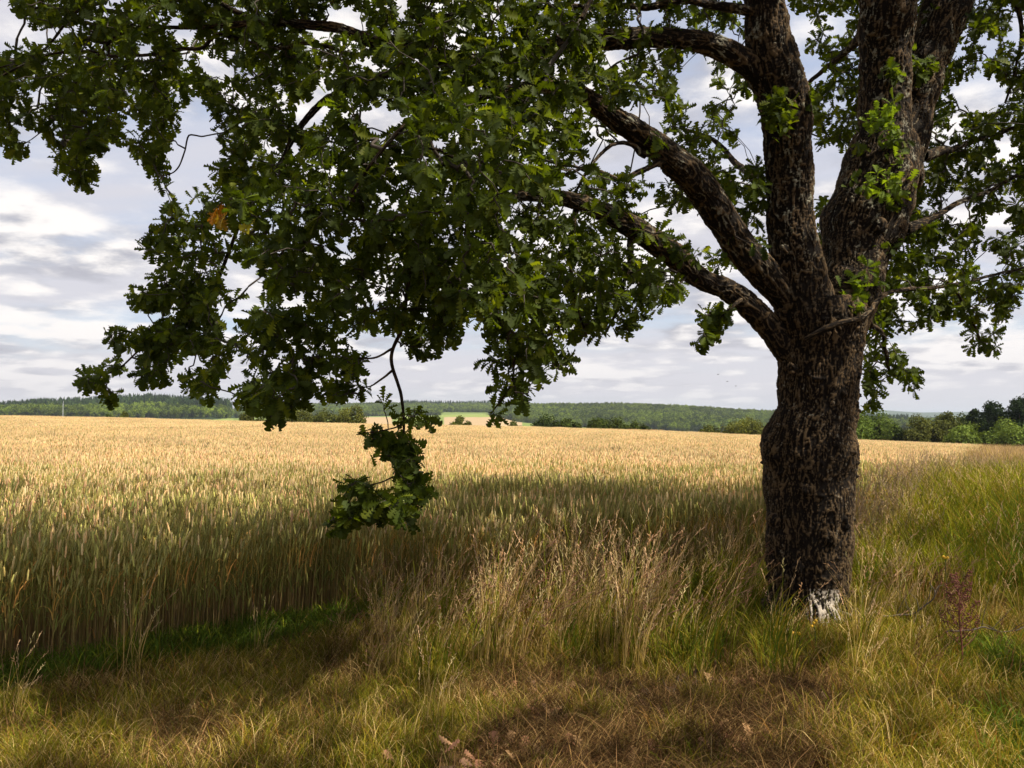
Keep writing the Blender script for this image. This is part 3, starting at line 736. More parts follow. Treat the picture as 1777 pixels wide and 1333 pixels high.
def make_leaves():
    per = np.where(SUP, 13, RS.randint(8, 14, len(SH)))
    ci = np.repeat(np.arange(len(SH)), per); n = len(ci)
    ax = SD[ci]; k = np.concatenate([np.arange(p) for p in per]); 
    up = np.array([0, 0, 1.0])
    h = np.where(np.abs(ax[:, 2:3]) < .9, up[None], np.array([[1., 0, 0]]))
    e1 = np.cross(ax, h); e1 /= np.linalg.norm(e1, axis=1)[:, None]; e2 = np.cross(ax, e1)
    ph = k * 2.4 + RS.uniform(0, 6.3, len(SH))[ci] + RS.normal(0, .3, n)
    tilt = np.clip(RS.normal(1.05, .4, n) - .06 * (k < 3) * 6, .2, 1.7)
    back = np.abs(RS.normal(0, .05, n)) * (k > 2)
    rad = np.cos(ph)[:, None] * e1 + np.sin(ph)[:, None] * e2
    d = ax * np.cos(tilt)[:, None] + rad * np.sin(tilt)[:, None]
    d[:, 2] -= RS.uniform(.0, .55, n)
    d /= np.linalg.norm(d, axis=1)[:, None]
    O = SH[ci] - ax * back[:, None] * np.where(SUP[ci], 2, 1)[:, None] + d * .006
    S = SS[ci] * RS.uniform(.72, 1.18, n)
    nrm = up[None] * .8 + RS.normal(0, .75, (n, 3)) + np.array([-.0, -.45, 0])
    nrm -= d * (nrm * d).sum(1)[:, None]; nrm /= np.linalg.norm(nrm, axis=1)[:, None]
    xax = np.cross(d, nrm)
    M = np.stack([xax, d, nrm], -1)
    # drop leaves that would hang in the open gaps
    mid = O + d * (S * .6)[:, None]; px, py, f = proj(mid)
    infr = (mid[:, 1] > .2) & (px > -100) & (px < 1877) & (py > -100) & (py < 1400)
    ok = np.where(infr, inmask(px, py), True)
    ok &= ~((px > 1340) & (px < 1500) & (py > 600) & infr)
    # colours: per-leaf greens
    base = np.array([.042, .060, .006]); yel = np.array([.12, .14, .013]); dk = np.array([.022, .036, .005]); bl = np.array([.062, .085, .026])
    t = RS.uniform(0, 1, n)[:, None]; shv = RS.normal(0, .16, len(SH))[ci][:, None]
    C = base * (1 + shv) + (yel - base) * sstep(.78, 1, t) * .8 + (dk - base) * (1 - sstep(0, .35, t)) * .8
    C = np.where((RS.uniform(0, 1, n) < .10)[:, None], bl, C)
    # a shoot of yellowed leaves at the left end
    for (a, b, rr, cc) in ((378, 372, 13, (.34, .15, .02)), (388, 384, 12, (.30, .20, .03)), (432, 396, 12, (.24, .22, .03)), (1528, 210, 40, (.10, .15, .018)), (1540, 300, 50, (.105, .15, .018)), (1500, 490, 45, (.085, .125, .016)), (1590, 110, 40, (.08, .115, .015))):
        m = ((px - a) ** 2 + (py - b) ** 2 < rr * rr) & infr & (f < (5.9 if a < 1000 else 7.2))
        C[m] = np.array(cc) * RS.uniform(.7, 1.2, (m.sum(), 1))
    ok2 = ok & infr & (f < 9.6); near = ok2; far = ok & ~ok2
    out = []
    for sel, lod, nm in ((near, 0, 'leaves'), (far, 1, 'upper_leaves')):
        TV, TQ = leaf_template(lod); idx = np.where(sel)[0]
        V, Q = batch(TV, TQ, M[idx], O[idx], S[idx])
        C2 = np.repeat(C[idx], len(TV), 0).reshape(len(idx), len(TV), 3).copy()
        if lod == 0: C2[:, :13] *= 1.35      # paler midrib
        out.append(mesh_np(nm, V, Q, colors=C2.reshape(-1, 3)))
    print('leaves', near.sum(), far.sum())
    return out
# sprays of new leaves growing straight from the trunk and right stem
extra = []
for (a, b, d, n, rx, ry) in ((1528, 205, 6.72, 9, 28, 26), (1545, 250, 6.75, 6, 20, 22), (1530, 320, 6.6, 7, 30, 24), (1550, 345, 6.7, 4, 15, 15), (1495, 480, 6.5, 8, 36, 26), (1560, 445, 6.7, 8, 40, 22), (1470, 540, 6.35, 4, 18, 12), (1595, 110, 7.1, 8, 26, 26), (1555, 120, 6.85, 3, 8, 16), (1345, 175, 5.95, 8, 30, 22), (1350, 215, 5.95, 5, 22, 18), (1710, 40, 7.2, 7, 30, 30), (1400, 170, 6.2, 4, 20, 14)):
    for k in range(n):
        extra.append(at(a + RS.normal(0, rx * .6), b + RS.normal(0, ry * .6), d + RS.normal(0, .05)))
extra = np.array(extra)
i0 = len(CL)
SH = np.concatenate([SH, extra]); SD = np.concatenate([SD, (lambda q: q / np.linalg.norm(q, axis=1)[:, None])(np.array([0, -.6, .2]) + RS.normal(0, .4, (len(extra), 3)))])
SS = np.concatenate([SS, np.full(len(extra), .092)]); SUP = np.concatenate([SUP, np.zeros(len(extra), bool)])
for (a, b) in ((1528, 210), (1540, 300), (1500, 490), (1590, 110), (1350, 195), (1560, 445)):
    mask |= inell((a, b, 50, 50)) & (gx > 1300)
lm = make_leaves()
oak_part('leaves', lm[0], M_leaf); oak_part('upper_leaves', lm[1], M_leaf)
# acorns on the near shoots
M_acorn = simple_mat('acorn', (.30, .34, .10), .5, var=.15)
def acorn_mesh():
    A = Acc(); z = np.array([0, .3, .5, .55, .8, 1.0, 1.25, 1.4]) * .014; r = np.array([.1, .42, .5, .44, .46, .4, .2, .02]) * .016
    V, Q = tube(np.stack([0 * z, 0 * z, -z], -1), r, 9); A.add(V, Q); return A.mesh('acorn')
am = acorn_mesh()
for k, (a, b, d) in enumerate(((520, 445, 4.35), (533, 447, 4.3), (551, 456, 4.3), (688, 428, 4.2), (700, 452, 4.3), (878, 440, 3.9), (884, 441, 3.9), (824, 518, 3.95), (870, 532, 3.95), (802, 285, 3.75), (806, 290, 3.75), (700, 868, 4.4), (965, 82, 4.0))):
    o = oak_part('acorn', am if k == 0 else am, M_acorn if k == 0 else None); o.location = Vector(at(a, b, d - .15))
# ------------------------------------------------------------------ scattering of plants nobody could count
def scatter(name, P, rot, scl, idx, sources, mat, label, cat='plants', kind='stuff', tilt=None):
    """one object: points that carry small plant meshes"""
    n = len(P); me = bpy.data.meshes.new(name); me.vertices.add(n)
    me.vertices.foreach_set('co', np.asarray(P, np.float32).ravel())
    R = np.zeros((n, 3), np.float32); R[:, 2] = rot
    if tilt is not None: R[:, 0] = tilt[:, 0]; R[:, 1] = tilt[:, 1]
    a = me.attributes.new('rot', 'FLOAT_VECTOR', 'POINT'); a.data.foreach_set('vector', R.ravel())
    a = me.attributes.new('scl', 'FLOAT', 'POINT'); a.data.foreach_set('value', np.asarray(scl, np.float32))
    a = me.attributes.new('idx', 'INT', 'POINT'); a.data.foreach_set('value', np.asarray(idx, np.int32))
    o = add(name, me, None, kind=kind, label=label, cat=cat)
    g = bpy.data.node_groups.new(name, 'GeometryNodeTree')
    g.interface.new_socket('Geometry', in_out='INPUT', socket_type='NodeSocketGeometry')
    g.interface.new_socket('Geometry', in_out='OUTPUT', socket_type='NodeSocketGeometry')
    N, L = g.nodes, g.links
    gi = N.new('NodeGroupInput'); go = N.new('NodeGroupOutput')
    j = N.new('GeometryNodeJoinGeometry')
    for s in sources:
        oi = N.new('GeometryNodeObjectInfo'); oi.inputs['Object'].default_value = s
        gti = N.new('GeometryNodeGeometryToInstance'); L.new(oi.outputs['Geometry'], gti.inputs[0]); L.new(gti.outputs[0], j.inputs[0])
    def att(nm, t):
        q = N.new('GeometryNodeInputNamedAttribute'); q.data_type = t; q.inputs['Name'].default_value = nm
        return q.outputs['Attribute']
    ip = N.new('GeometryNodeInstanceOnPoints')
    L.new(gi.outputs[0], ip.inputs['Points']); L.new(j.outputs[0], ip.inputs['Instance'])
    ip.inputs['Pick Instance'].default_value = True
    L.new(att('idx', 'INT'), ip.inputs['Instance Index']); L.new(att('rot', 'FLOAT_VECTOR'), ip.inputs['Rotation']); L.new(att('scl', 'FLOAT'), ip.inputs['Scale'])
    L.new(ip.outputs[0], go.inputs[0])
    md = o.modifiers.new('scatter', 'NODES'); md.node_group = g
    me.materials.append(mat)
    return o
def source(name, acc, mat): return add(name, acc.mesh(name), mat, link=False)

def blades(A, O, H, W_, lean, az, curl, C0, C1, seg=4, fold=0.0, wf=None):
    """flat tapering blades. O origins (n,3), H height, lean total angle, az direction, colours root->tip"""
    n = len(O); t = np.linspace(0, 1, seg + 1)
    ang = lean[:, None] * (.25 + .75 * t[None] ** 1.2) + curl[:, None] * t[None] ** 2.5
    ds = (H / seg)[:, None]
    hx = np.concatenate([np.zeros((n, 1)), np.cumsum(np.sin(ang[:, 1:]) * ds, 1)], 1)
    hz = np.concatenate([np.zeros((n, 1)), np.cumsum(np.cos(ang[:, 1:]) * ds, 1)], 1)
    d = np.stack([np.cos(az), np.sin(az)], -1)
    c = O[:, None] + np.concatenate([hx[..., None] * d[:, None], hz[..., None]], -1)
    wa = RS.uniform(0, pi, n); wv = np.stack([np.cos(wa), np.sin(wa), 0 * wa], -1)
    prof = (1 - t ** 1.6) * .9 + .1 if wf is None else np.interp(t, wf[0], wf[1])
    w = (W_[:, None] * prof[None] * .5)[..., None] * wv[:, None]
    V = np.stack([c - w, c + w], 2).reshape(n, -1, 3)
    i = np.arange(seg) * 2; q = np.stack([i, i + 1, i + 3, i + 2], -1)
    Q = (q[None] + (np.arange(n) * 2 * (seg + 1))[:, None, None]).reshape(-1, 4)
    tt = np.repeat(t, 2)[None, :, None]
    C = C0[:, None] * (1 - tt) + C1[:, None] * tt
    A.add(V.reshape(-1, 3), Q, C=C.reshape(-1, 3))
    return c
def spindles(A, B0, D, L, Rr, C, k=4, prof=((0, .3, .7, 1), (.35, 1, .85, .08))):
    """small solid ears: base points B0, unit directions D"""
    n = len(B0); m = len(prof[0]); t = np.array(prof[0]); pr = np.array(prof[1])
    h = np.array([[1., 0, 0]]) + 0 * D; n1 = np.cross(D, h); n1 /= np.linalg.norm(n1, axis=1)[:, None] + 1e-9; n2_ = np.cross(D, n1)
    th = np.arange(k) * 2 * pi / k + .4
    ring = np.cos(th)[None, :, None] * n1[:, None] + np.sin(th)[None, :, None] * n2_[:, None]
    V = B0[:, None, None] + D[:, None, None] * (t[None, :, None, None] * L[:, None, None, None]) + ring[:, None] * (pr[None, :, None, None] * Rr[:, None, None, None])
    i = np.arange(m - 1)[:, None] * k; j = np.arange(k)[None]; j2 = (j + 1) % k
    q = np.stack([i + j, i + j2, i + k + j2, i + k + j], -1).reshape(-1, 4)
    Q = (q[None] + (np.arange(n) * m * k)[:, None, None]).reshape(-1, 4)
    A.add(V.reshape(-1, 3), Q, C=np.repeat(C, m * k, 0))
cA = lambda *c: np.array(c, float)
def jit(n, c, s=.2): return cA(*c)[None] * (1 + RS.normal(0, s, (n, 1))) * (1 + RS.normal(0, .06, (n, 3)))

def wheat_clump(n, rad, lod, green):
    A = Acc()
    r = rad * np.sqrt(RS.uniform(0, 1, n)); a = RS.uniform(0, 2 * pi, n); O = np.stack([r * np.cos(a), r * np.sin(a), 0 * r], -1)
    H = RS.normal(.66, .04, n); lean = np.abs(RS.normal(.05, .05, n)); az = RS.normal(.3, 1.7, n); curl = RS.uniform(0, .12, n)
    g = (RS.uniform(0, 1, n) < green)[:, None]
    lo = np.where(RS.uniform(0, 1, (n, 1)) < .68, jit(n, (.30, .18, .085)), jit(n, (.22, .16, .055)))
    hi = np.where(g, jit(n, (.28, .24, .065)), jit(n, (.64, .46, .18)))
    if lod == 0:
        c = blades(A, O, H, np.full(n, .0042), lean, az, curl, lo, hi, 4, wf=((0, 1), (1, .8)))
        top = c[:, -1]; dr = c[:, -1] - c[:, -2]
    else:
        c = blades(A, O, H, np.full(n, .007 if lod == 1 else .012), lean, az, curl, lo, hi, 2, wf=((0, 1), (1, .8)))
        top = c[:, -1]; dr = c[:, -1] - c[:, -2]
    nod = RS.uniform(-.1, .7, n) ** 1
    dr = dr / np.linalg.norm(dr, axis=1)[:, None] + np.stack([np.cos(az), np.sin(az), 0 * az], -1) * np.abs(nod)[:, None] * .45
    dr /= np.linalg.norm(dr, axis=1)[:, None]
    ec = np.where(g, jit(n, (.42, .37, .12), .17), jit(n, (.82, .63, .34), .13))
    L = RS.normal(.085, .010, n); w = (.0066, .009, .017)[lod]
    spindles(A, top, dr, L, np.full(n, w), ec, 4 if lod == 0 else 3, ((0, .12, .3, .5, .7, .88, 1), (.3, 1, .8, 1.05, .75, .8, .05)) if lod == 0 else ((0, .35, 1), (.4, 1, .1)))
    if lod == 0:   # awns
        m = n * 5; i = np.repeat(np.arange(n), 5)
        b0 = top[i] + dr[i] * (L[i] * RS.uniform(.1, .95, m))[:, None]
        dd = dr[i] + RS.normal(0, .24, (m, 3)); dd /= np.linalg.norm(dd, axis=1)[:, None]
        e = b0 + dd * RS.uniform(.03, .06, m)[:, None]; s = np.cross(dd, RS.normal(0, 1, (m, 3))); s /= np.linalg.norm(s, axis=1)[:, None]
        V = np.stack([b0 - s * .0011, b0 + s * .0011, e], 1).reshape(-1, 3)
        A.add(V, None, np.arange(m * 3).reshape(-1, 3), C=np.repeat(ec[i] * 1.1, 3, 0))
    nl = int(n * (1.5 if lod == 0 else .6)) if lod < 2 else 0
    if nl:   # leaves on the stems, bent over
        i = RS.randint(0, n, nl); hz = RS.uniform(.2, .6, nl)
        o2 = O[i] + np.stack([np.sin(lean[i]) * hz * np.cos(az[i]), np.sin(lean[i]) * hz * np.sin(az[i]), hz], -1)
        gl = RS.uniform(0, 1, (nl, 1)) < .25 + green * .75
        c0 = np.where(gl, jit(nl, (.20, .20, .05)), jit(nl, (.52, .30, .08)))
        blades(A, o2, RS.uniform(.12, .26, nl), np.full(nl, .011 if lod == 0 else .014), RS.uniform(.2, .9, nl), RS.uniform(0, 6.3, nl), RS.uniform(.3, 2.2, nl), c0, c0 * 1.15, 4 if lod == 0 else 2)
    return A

def build_wheat():
    src = [source('wheat_plants', wheat_clump(44, .24, 0, g), M_wheat) for g in (.75, .6, .5, .85, .3, .2, .65, .4)]
    src += [source('wheat_plants_mid', wheat_clump(90, .62, 1, g), M_wheat) for g in (.55, .4, .25, .15, .1)]
    src += [source('wheat_plants_far', wheat_clump(260, 1.7, 2, g), M_wheat) for g in (.15, .08, .2)]
    P, I, S = [], [], []
    def zone(step, r0, r1, ids, keep=None):
        ym = r1 + 2; xs = np.arange(-r1, r1, step); ys = np.arange(0 if r0 < 30 else r0 * .6, ym, step)
        X, Y = np.meshgrid(xs, ys); X = X.ravel() + RS.uniform(-.5, .5, X.size) * step; Y = Y.ravel() + RS.uniform(-.5, .5, Y.size) * step
        R = np.hypot(X, Y); px = CX + F * X / np.maximum(Y, .1)
        ok = (R >= r0) & (R < r1) & (X < edge_x(Y) - step * .25 + .25 * n2(X, Y, .35, 2, 77.)) & (px > -420 - 900 / np.maximum(Y, .5)) & (px < 2250)
        X, Y = X[ok], Y[ok]
        # greener near the camera: unripe wheat plus painted tree shade; also broad streaks
        gn = .55 * n2(X, Y, 3.2, 3, 6.) + .35 * n2(X * .35 + Y * .1, Y, 2., 2, 8.) + 1.25 * (1 - sstep(8, 22, np.hypot(X, Y))) - .20
        k = ids[np.clip(((1 - np.clip(gn + RS.normal(0, .22, len(X)), 0, .999)) * len(ids)).astype(int), 0, len(ids) - 1)]
        z = height(X, Y)
        P.append(np.stack([X, Y, z - .01], -1)); I.append(k); S.append(1 + .09 * n2(X, Y, 1.4, 2, 1.) + RS.normal(0, .05, len(X)) - .22 * (1 - sstep(0, .7, edge_x(Y) - X)) * RS.uniform(0, 1, len(X)))
    # source index tables ordered green -> ripe
    zone(.26, 2.5, 17, np.array([3, 0, 6, 1, 2, 7, 4, 5]))
    zone(.55, 16.5, 52, np.array([8, 9, 10, 11, 12]))
    zone(1.5, 50, 137, np.array([15, 13, 14, 14]))
    P = np.concatenate(P); I = np.concatenate(I); S = np.concatenate(S)
    ns = len(src); I = ns - 1 - I if JOIN_REVERSED else I
    # thin shade-starved edge
    print('wheat instances', len(P))
    scatter('wheat_field', P, RS.normal(0, .5, len(P)), S, I, src, M_wheat, 'ripening golden and green wheat standing across the whole field', 'wheat')
JOIN_REVERSED = True
build_wheat()

# ---- grasses
def grass_clump(n, rad, h, w, cols, lean=(.15, .45), curl=(0, .9), seg=4, az=None, azs=2.5, heads=0., headc=(.52, .38, .20)):
    A = Acc(); r = rad * np.sqrt(RS.uniform(0, 1, n)); a = RS.uniform(0, 2 * pi, n)
    O = np.stack([r * np.cos(a), r * np.sin(a), 0 * r - .01], -1)
    H = h * RS.uniform(.45, 1.1, n); W_ = w * RS.uniform(.6, 1.3, n)
    pick = RS.choice(len(cols), n, p=np.array([c[0] for c in cols]) / sum(c[0] for c in cols))
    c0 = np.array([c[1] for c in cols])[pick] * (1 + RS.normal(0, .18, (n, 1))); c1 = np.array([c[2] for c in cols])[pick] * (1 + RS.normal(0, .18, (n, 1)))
    az_ = RS.normal(0 if az is None else az, azs, n)
    c = blades(A, O, H, W_, RS.uniform(*lean, n), az_, RS.uniform(*curl, n), c0, c1, seg)
    if heads > 0:
        m = int(n * heads); i = RS.choice(n, m, replace=False); top = c[i, -1]; d = c[i, -1] - c[i, -2]; d /= np.linalg.norm(d, axis=1)[:, None]
        # open panicle: several short spikelets
        q = 7; j = np.repeat(np.arange(m), q); t = np.tile(np.linspace(-.9, .15, q), m)
        dd = d[j] + RS.normal(0, .35, (m * q, 3)); dd /= np.linalg.norm(dd, axis=1)[:, None]
        spindles(A, top[j] + d[j] * (t * .10)[:, None], dd, RS.uniform(.02, .045, m * q), np.full(m * q, .0036), np.repeat(jit(m, headc, .15), q, 0), 3, ((0, .4, 1), (.3, 1, .1)))
    return A
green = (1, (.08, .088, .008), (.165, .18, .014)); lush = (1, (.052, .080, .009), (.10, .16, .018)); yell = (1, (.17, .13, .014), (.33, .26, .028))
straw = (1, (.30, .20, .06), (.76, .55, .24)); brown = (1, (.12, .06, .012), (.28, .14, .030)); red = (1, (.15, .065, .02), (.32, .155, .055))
def mixc(*p): return [(w, c[1], c[2]) for w, c in p]

def gpos(n, x0, x1, y0, y1, dens):
    """n points thinned by dens(px, py, x, y) in photo coordinates of the ground point"""
    X = RS.uniform(x0, x1, n); Y = RS.uniform(y0, y1, n); Z = height(X, Y)
    P = np.stack([X, Y, Z], -1); px, py, f = proj(P)
    ok = RS.uniform(0, 1, n) < dens(px, py, X, Y)
    return P[ok], px[ok], py[ok]
def ramp(x, *kv): return np.interp(x, kv[0::2], kv[1::2])
# band of ground the photo shows bare, trodden and littered: lower middle right
def bare(px, py, x, y): return sstep(1160, 1205, py + 45 * n2(x, y, .5, 2, 7.)) * sstep(720, 980, px - (1300 - py) * 1.0 + 160 * n2(x, y, .6, 2, 19.)) * (1 - sstep(1400, 1540, px)) * (n2(x, y, .33, 2, 29.) > -.34)

def build_grass():
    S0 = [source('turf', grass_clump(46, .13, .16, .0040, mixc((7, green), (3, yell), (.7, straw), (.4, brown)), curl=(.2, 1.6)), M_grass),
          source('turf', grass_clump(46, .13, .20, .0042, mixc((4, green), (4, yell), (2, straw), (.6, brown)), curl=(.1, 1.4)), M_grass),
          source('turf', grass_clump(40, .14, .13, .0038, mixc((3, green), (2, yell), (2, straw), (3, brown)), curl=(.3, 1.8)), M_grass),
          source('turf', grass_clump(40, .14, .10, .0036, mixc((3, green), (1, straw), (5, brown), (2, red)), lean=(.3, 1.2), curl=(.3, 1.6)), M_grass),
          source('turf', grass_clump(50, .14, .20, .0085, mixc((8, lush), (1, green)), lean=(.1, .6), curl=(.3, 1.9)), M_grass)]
    ns = len(S0)
    P, px, py = gpos(24000, -7, 7.5, 3.0, 12, lambda px, py, x, y: ((px > -150) & (px < 1930) & (x > edge_x(y) - .35)) * np.where(y < 8, 1.0, .6))
    x, y = P[:, 0], P[:, 1]; b = bare(px, py, x, y); e = x - edge_x(y)
    gl = n2(x, y, .55, 2, 11.)
    I = np.where(RS.uniform(0, 1, len(P)) < .5 + gl, 0, 1)
    dry_ = n2(x, y, .8, 2, 15.)
    I = np.where(dry_ > .30, 2, I)
    I = np.where((b > .35) & (RS.uniform(0, 1, len(P)) < .92), np.where(RS.uniform(0, 1, len(P)) < .45, 2, 3), I)
    lushz = ((e < .55 + .25 * n2(x, y, .6, 2, 21.)) & (px < 700)) | ((px > 1690) & (gl > .25) & (py > 1130))
    I = np.where(lushz & (b < .3), 4, I)
    keep = RS.uniform(0, 1, len(P)) < np.where(b > .35, .24 * (n2(x, y, .35, 2, 91.) > -.12), 1)
    S = (RS.uniform(.7, 1.25, len(P)) * np.where(px > 1400, 1.25, 1))
    P, I, S = P[keep], I[keep], S[keep]
    print('turf', len(P))
    scatter('short_grass', P, RS.uniform(0, 6.3, len(P)), S, ns - 1 - I, S0, M_grass, 'short yellow green grass and dry tufts in the foreground', 'grass')

    # tall bleached grass leaning to the right, before the wheat and round the tree foot
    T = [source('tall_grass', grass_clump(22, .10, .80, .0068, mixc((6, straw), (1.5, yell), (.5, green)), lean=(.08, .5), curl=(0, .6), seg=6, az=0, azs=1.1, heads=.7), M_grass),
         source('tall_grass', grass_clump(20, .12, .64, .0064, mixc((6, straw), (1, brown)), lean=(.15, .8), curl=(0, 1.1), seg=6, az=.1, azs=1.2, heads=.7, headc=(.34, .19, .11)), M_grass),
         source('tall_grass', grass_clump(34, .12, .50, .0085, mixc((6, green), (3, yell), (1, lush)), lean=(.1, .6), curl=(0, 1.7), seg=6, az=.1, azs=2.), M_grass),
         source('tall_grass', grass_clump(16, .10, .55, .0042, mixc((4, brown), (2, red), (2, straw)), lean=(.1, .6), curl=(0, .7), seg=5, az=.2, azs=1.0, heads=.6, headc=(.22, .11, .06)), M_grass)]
    ns = len(T)
    def dT(px, py, x, y):
        e = x - edge_x(y)
        strip = sstep(560, 700, px) * (1 - sstep(1176, 1196, py + 18 * n2(x, y, .4, 2, 5.) + ramp(px, 500, 10, 700, -8, 1000, 6, 1330, 2, 1400, -30, 1480, -40))) * (px < 1500)
        clmp = sstep(-.28, .12, n2(x, y, .42, 2, 31.))
        right = sstep(1460, 1520, px) * .10 * (py < 1240)
        return np.clip((e > -.1) * (strip * clmp * .80 + right + .035 * (n2(x, y, .7, 2, 71.) > .05) * (y > 4.1)), 0, 1) * ~((px > 1365) & (px < 1490) & (y < 6.7) & (y > 4.9)) * (px > -100) * (px < 1900)
    P, px, py = gpos(9000, -5, 8, 4.0, 13, dT)
    x, y = P[:, 0], P[:, 1]; u = RS.uniform(0, 1, len(P)); g = n2(x, y, .7, 2, 41.)
    I = np.where(u < .16 + .42 * (g > .08), 0, np.where(u < .30 + .5 * (g > .08), 1, np.where(u < .94, 2, 3)))
    I = np.where((px > 1150) & (px < 1400) & (u > .25), 2, I)
    I = np.where((px > 1480) & (u > .3), np.where(u > .75, 3, 2), I)
    S = RS.uniform(.65, 1.12, len(P)) * ramp(px, 560, .7, 700, .85, 900, 1., 1330, 1.05, 1480, .8, 1777, .85)
    print('tall', len(P))
    scatter('tall_grass', P, RS.normal(0, .35, len(P)), S, ns - 1 - I, T, M_grass, 'tall bleached grass with feathery heads leaning right beside the wheat', 'grass')

    # rough green herbage on the hump right of the tree, then a reddish strip along the field
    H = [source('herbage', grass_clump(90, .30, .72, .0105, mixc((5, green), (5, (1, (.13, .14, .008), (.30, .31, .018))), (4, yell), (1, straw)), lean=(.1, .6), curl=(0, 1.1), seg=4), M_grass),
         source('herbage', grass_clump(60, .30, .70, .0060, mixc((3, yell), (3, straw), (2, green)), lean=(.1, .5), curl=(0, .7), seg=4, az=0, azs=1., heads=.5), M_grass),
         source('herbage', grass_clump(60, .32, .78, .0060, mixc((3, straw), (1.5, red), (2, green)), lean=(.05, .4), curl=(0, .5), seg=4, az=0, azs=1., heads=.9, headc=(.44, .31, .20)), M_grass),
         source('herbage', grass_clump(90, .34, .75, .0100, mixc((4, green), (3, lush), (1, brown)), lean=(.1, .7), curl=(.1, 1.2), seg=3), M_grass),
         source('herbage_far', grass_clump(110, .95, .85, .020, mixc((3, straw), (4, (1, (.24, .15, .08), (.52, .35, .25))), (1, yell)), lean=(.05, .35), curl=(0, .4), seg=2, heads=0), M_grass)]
    ns = len(H)
    P1, px, py = gpos(5200, 2.8, 16, 7.2, 22, lambda px, py, x, y: ((x > edge_x(y) + .1) & (px > 1440) & (px < 2050)) * 1.0)
    x, y = P1[:, 0], P1[:, 1]; u = RS.uniform(0, 1, len(P1)) + .35 * n2(x, y, 1.1, 2, 51.); e = x - edge_x(y)
    I1 = np.where((px > 1690) & (y < 9.5) & (u > .1), 3, np.where(u < .72, 0, np.where(u < .88, 1, 3))); I1 = np.where((y > 13) & (u > .35), np.where(u > .7, 2, 1), I1); I1 = np.where(e < .7, np.where(u > .6, 2, np.where(u > .2, 1, 0)), I1)
    S1_ = RS.uniform(.7, 1.15, len(P1)) * ramp(y, 7, .8, 9, 1.05, 14, 1., 22, .95)
    P2, px, py = gpos(5200, 8, 110, 20, 128, lambda px, py, x, y: ((x > edge_x(y) + .2) & (px < 2150)) * np.clip(ramp(y, 20, 1, 60, .55, 128, .4), 0, 1))
    I2 = np.where((P2[:, 1] < 34) & (RS.uniform(0, 1, len(P2)) < .5), 2, 4); S2_ = RS.uniform(.8, 1.15, len(P2))
    P = np.concatenate([P1, P2]); I = np.concatenate([I1, I2]); S = np.concatenate([S1_, S2_])
    print('herbage', len(P))
    scatter('verge_herbage', P, RS.uniform(0, 6.3, len(P)) * .3, S, ns - 1 - I, H, M_grass, 'rank yellow green herbage and reddish seeding grass along the right field margin', 'grass')

    # grass beyond the sight of the lens, coarse, so the land does not end bare
    P, px, py = gpos(5000, -14, 16, -9, 12, lambda px, py, x, y: ((x > edge_x(np.maximum(y, 0)) + .2) & ~((px > -150) & (px < 1930) & (y > 2.9))) * 1.0)
    scatter('path_side_grass', P, RS.uniform(0, 6.3, len(P)), RS.uniform(.9, 1.7, len(P)), ns * 0 + RS.randint(0, 2, len(P)), S0[:2], M_grass, 'trodden grass of the path below the camera', 'grass')

    # lying straw, stalks and leaf litter
    A = Acc(); n = 900
    O = np.zeros((n, 3)); r = .3 * np.sqrt(RS.uniform(0, 1, n)); a = RS.uniform(0, 6.3, n); O[:, 0] = r * np.cos(a); O[:, 1] = r * np.sin(a); O[:, 2] = RS.uniform(.003, .04, n)
    A1 = Acc()
    for k, (A_, m) in enumerate(((A, 130), (A1, 90))):
        O_ = O[k * 200:k * 200 + m]
        c = np.where(RS.uniform(0, 1, (m, 1)) < .4, jit(m, (.30, .19, .075)), jit(m, (.09, .05, .02)))
        blades(A_, O_, RS.uniform(.08, .30, m), np.full(m, .0035), RS.uniform(1.35, 1.6, m), RS.normal(.2 + 3.1 * (RS.uniform(0, 1, m) < .5), .7, m), RS.uniform(-.2, .1, m), c, c, 3)
    TV, TQ = leaf_template(0); D = []
    for k in range(3):
        A2 = Acc(); m = 16; O_ = np.stack([RS.normal(0, .13, m), RS.normal(0, .13, m), RS.uniform(.012, .03, m)], -1)
        az = RS.uniform(0, 6.3, m); M = rotz(az); tl = np.array([np.array(Matrix.Rotation(RS.normal(0, .35), 3, 'X') @ Matrix.Rotation(RS.normal(0, .4), 3, 'Y')) for _ in range(m)])
        V, Q = batch(TV * np.array([1, 1, RS.uniform(-1.5, 1.5)]), TQ, M @ tl, O_, RS.uniform(.06, .10, m))
        A2.add(V, Q, C=np.repeat(jit(m, [(.20, .11, .055), (.26, .14, .08), (.13, .08, .05)][k], .25), len(TV), 0)); D.append(source('fallen_leaves', A2, M_litter))
    D = [source('lying_straw', A, M_grass), source('lying_straw', A1, M_grass)] + D; ns = len(D)
    def dL(px, py, x, y):
        return np.clip(bare(px, py, x, y) * .9 + .10 + .5 * (n2(x, y, .45, 2, 61.) > .25) * (px < 700), 0, 1) * (x > edge_x(y) + .1) * (px > -60) * (px < 1850)
    P, px, py = gpos(3200, -5, 5.5, 3.0, 6.8, dL); b = bare(px, py, P[:, 0], P[:, 1]); u = RS.uniform(0, 1, len(P))
    I = np.where(u < .42, 0, np.where(u < .66, 1, np.where(b > .3, 2 + (u * 1000).astype(int) % 3, 1)))
    scatter('straw_and_leaf_litter', P, RS.normal(0, .9, len(P)), RS.uniform(.7, 1.2, len(P)), ns - 1 - I, D, M_litter, 'dry straw, stalks and brown fallen leaves on the trodden ground', 'litter')
build_grass()

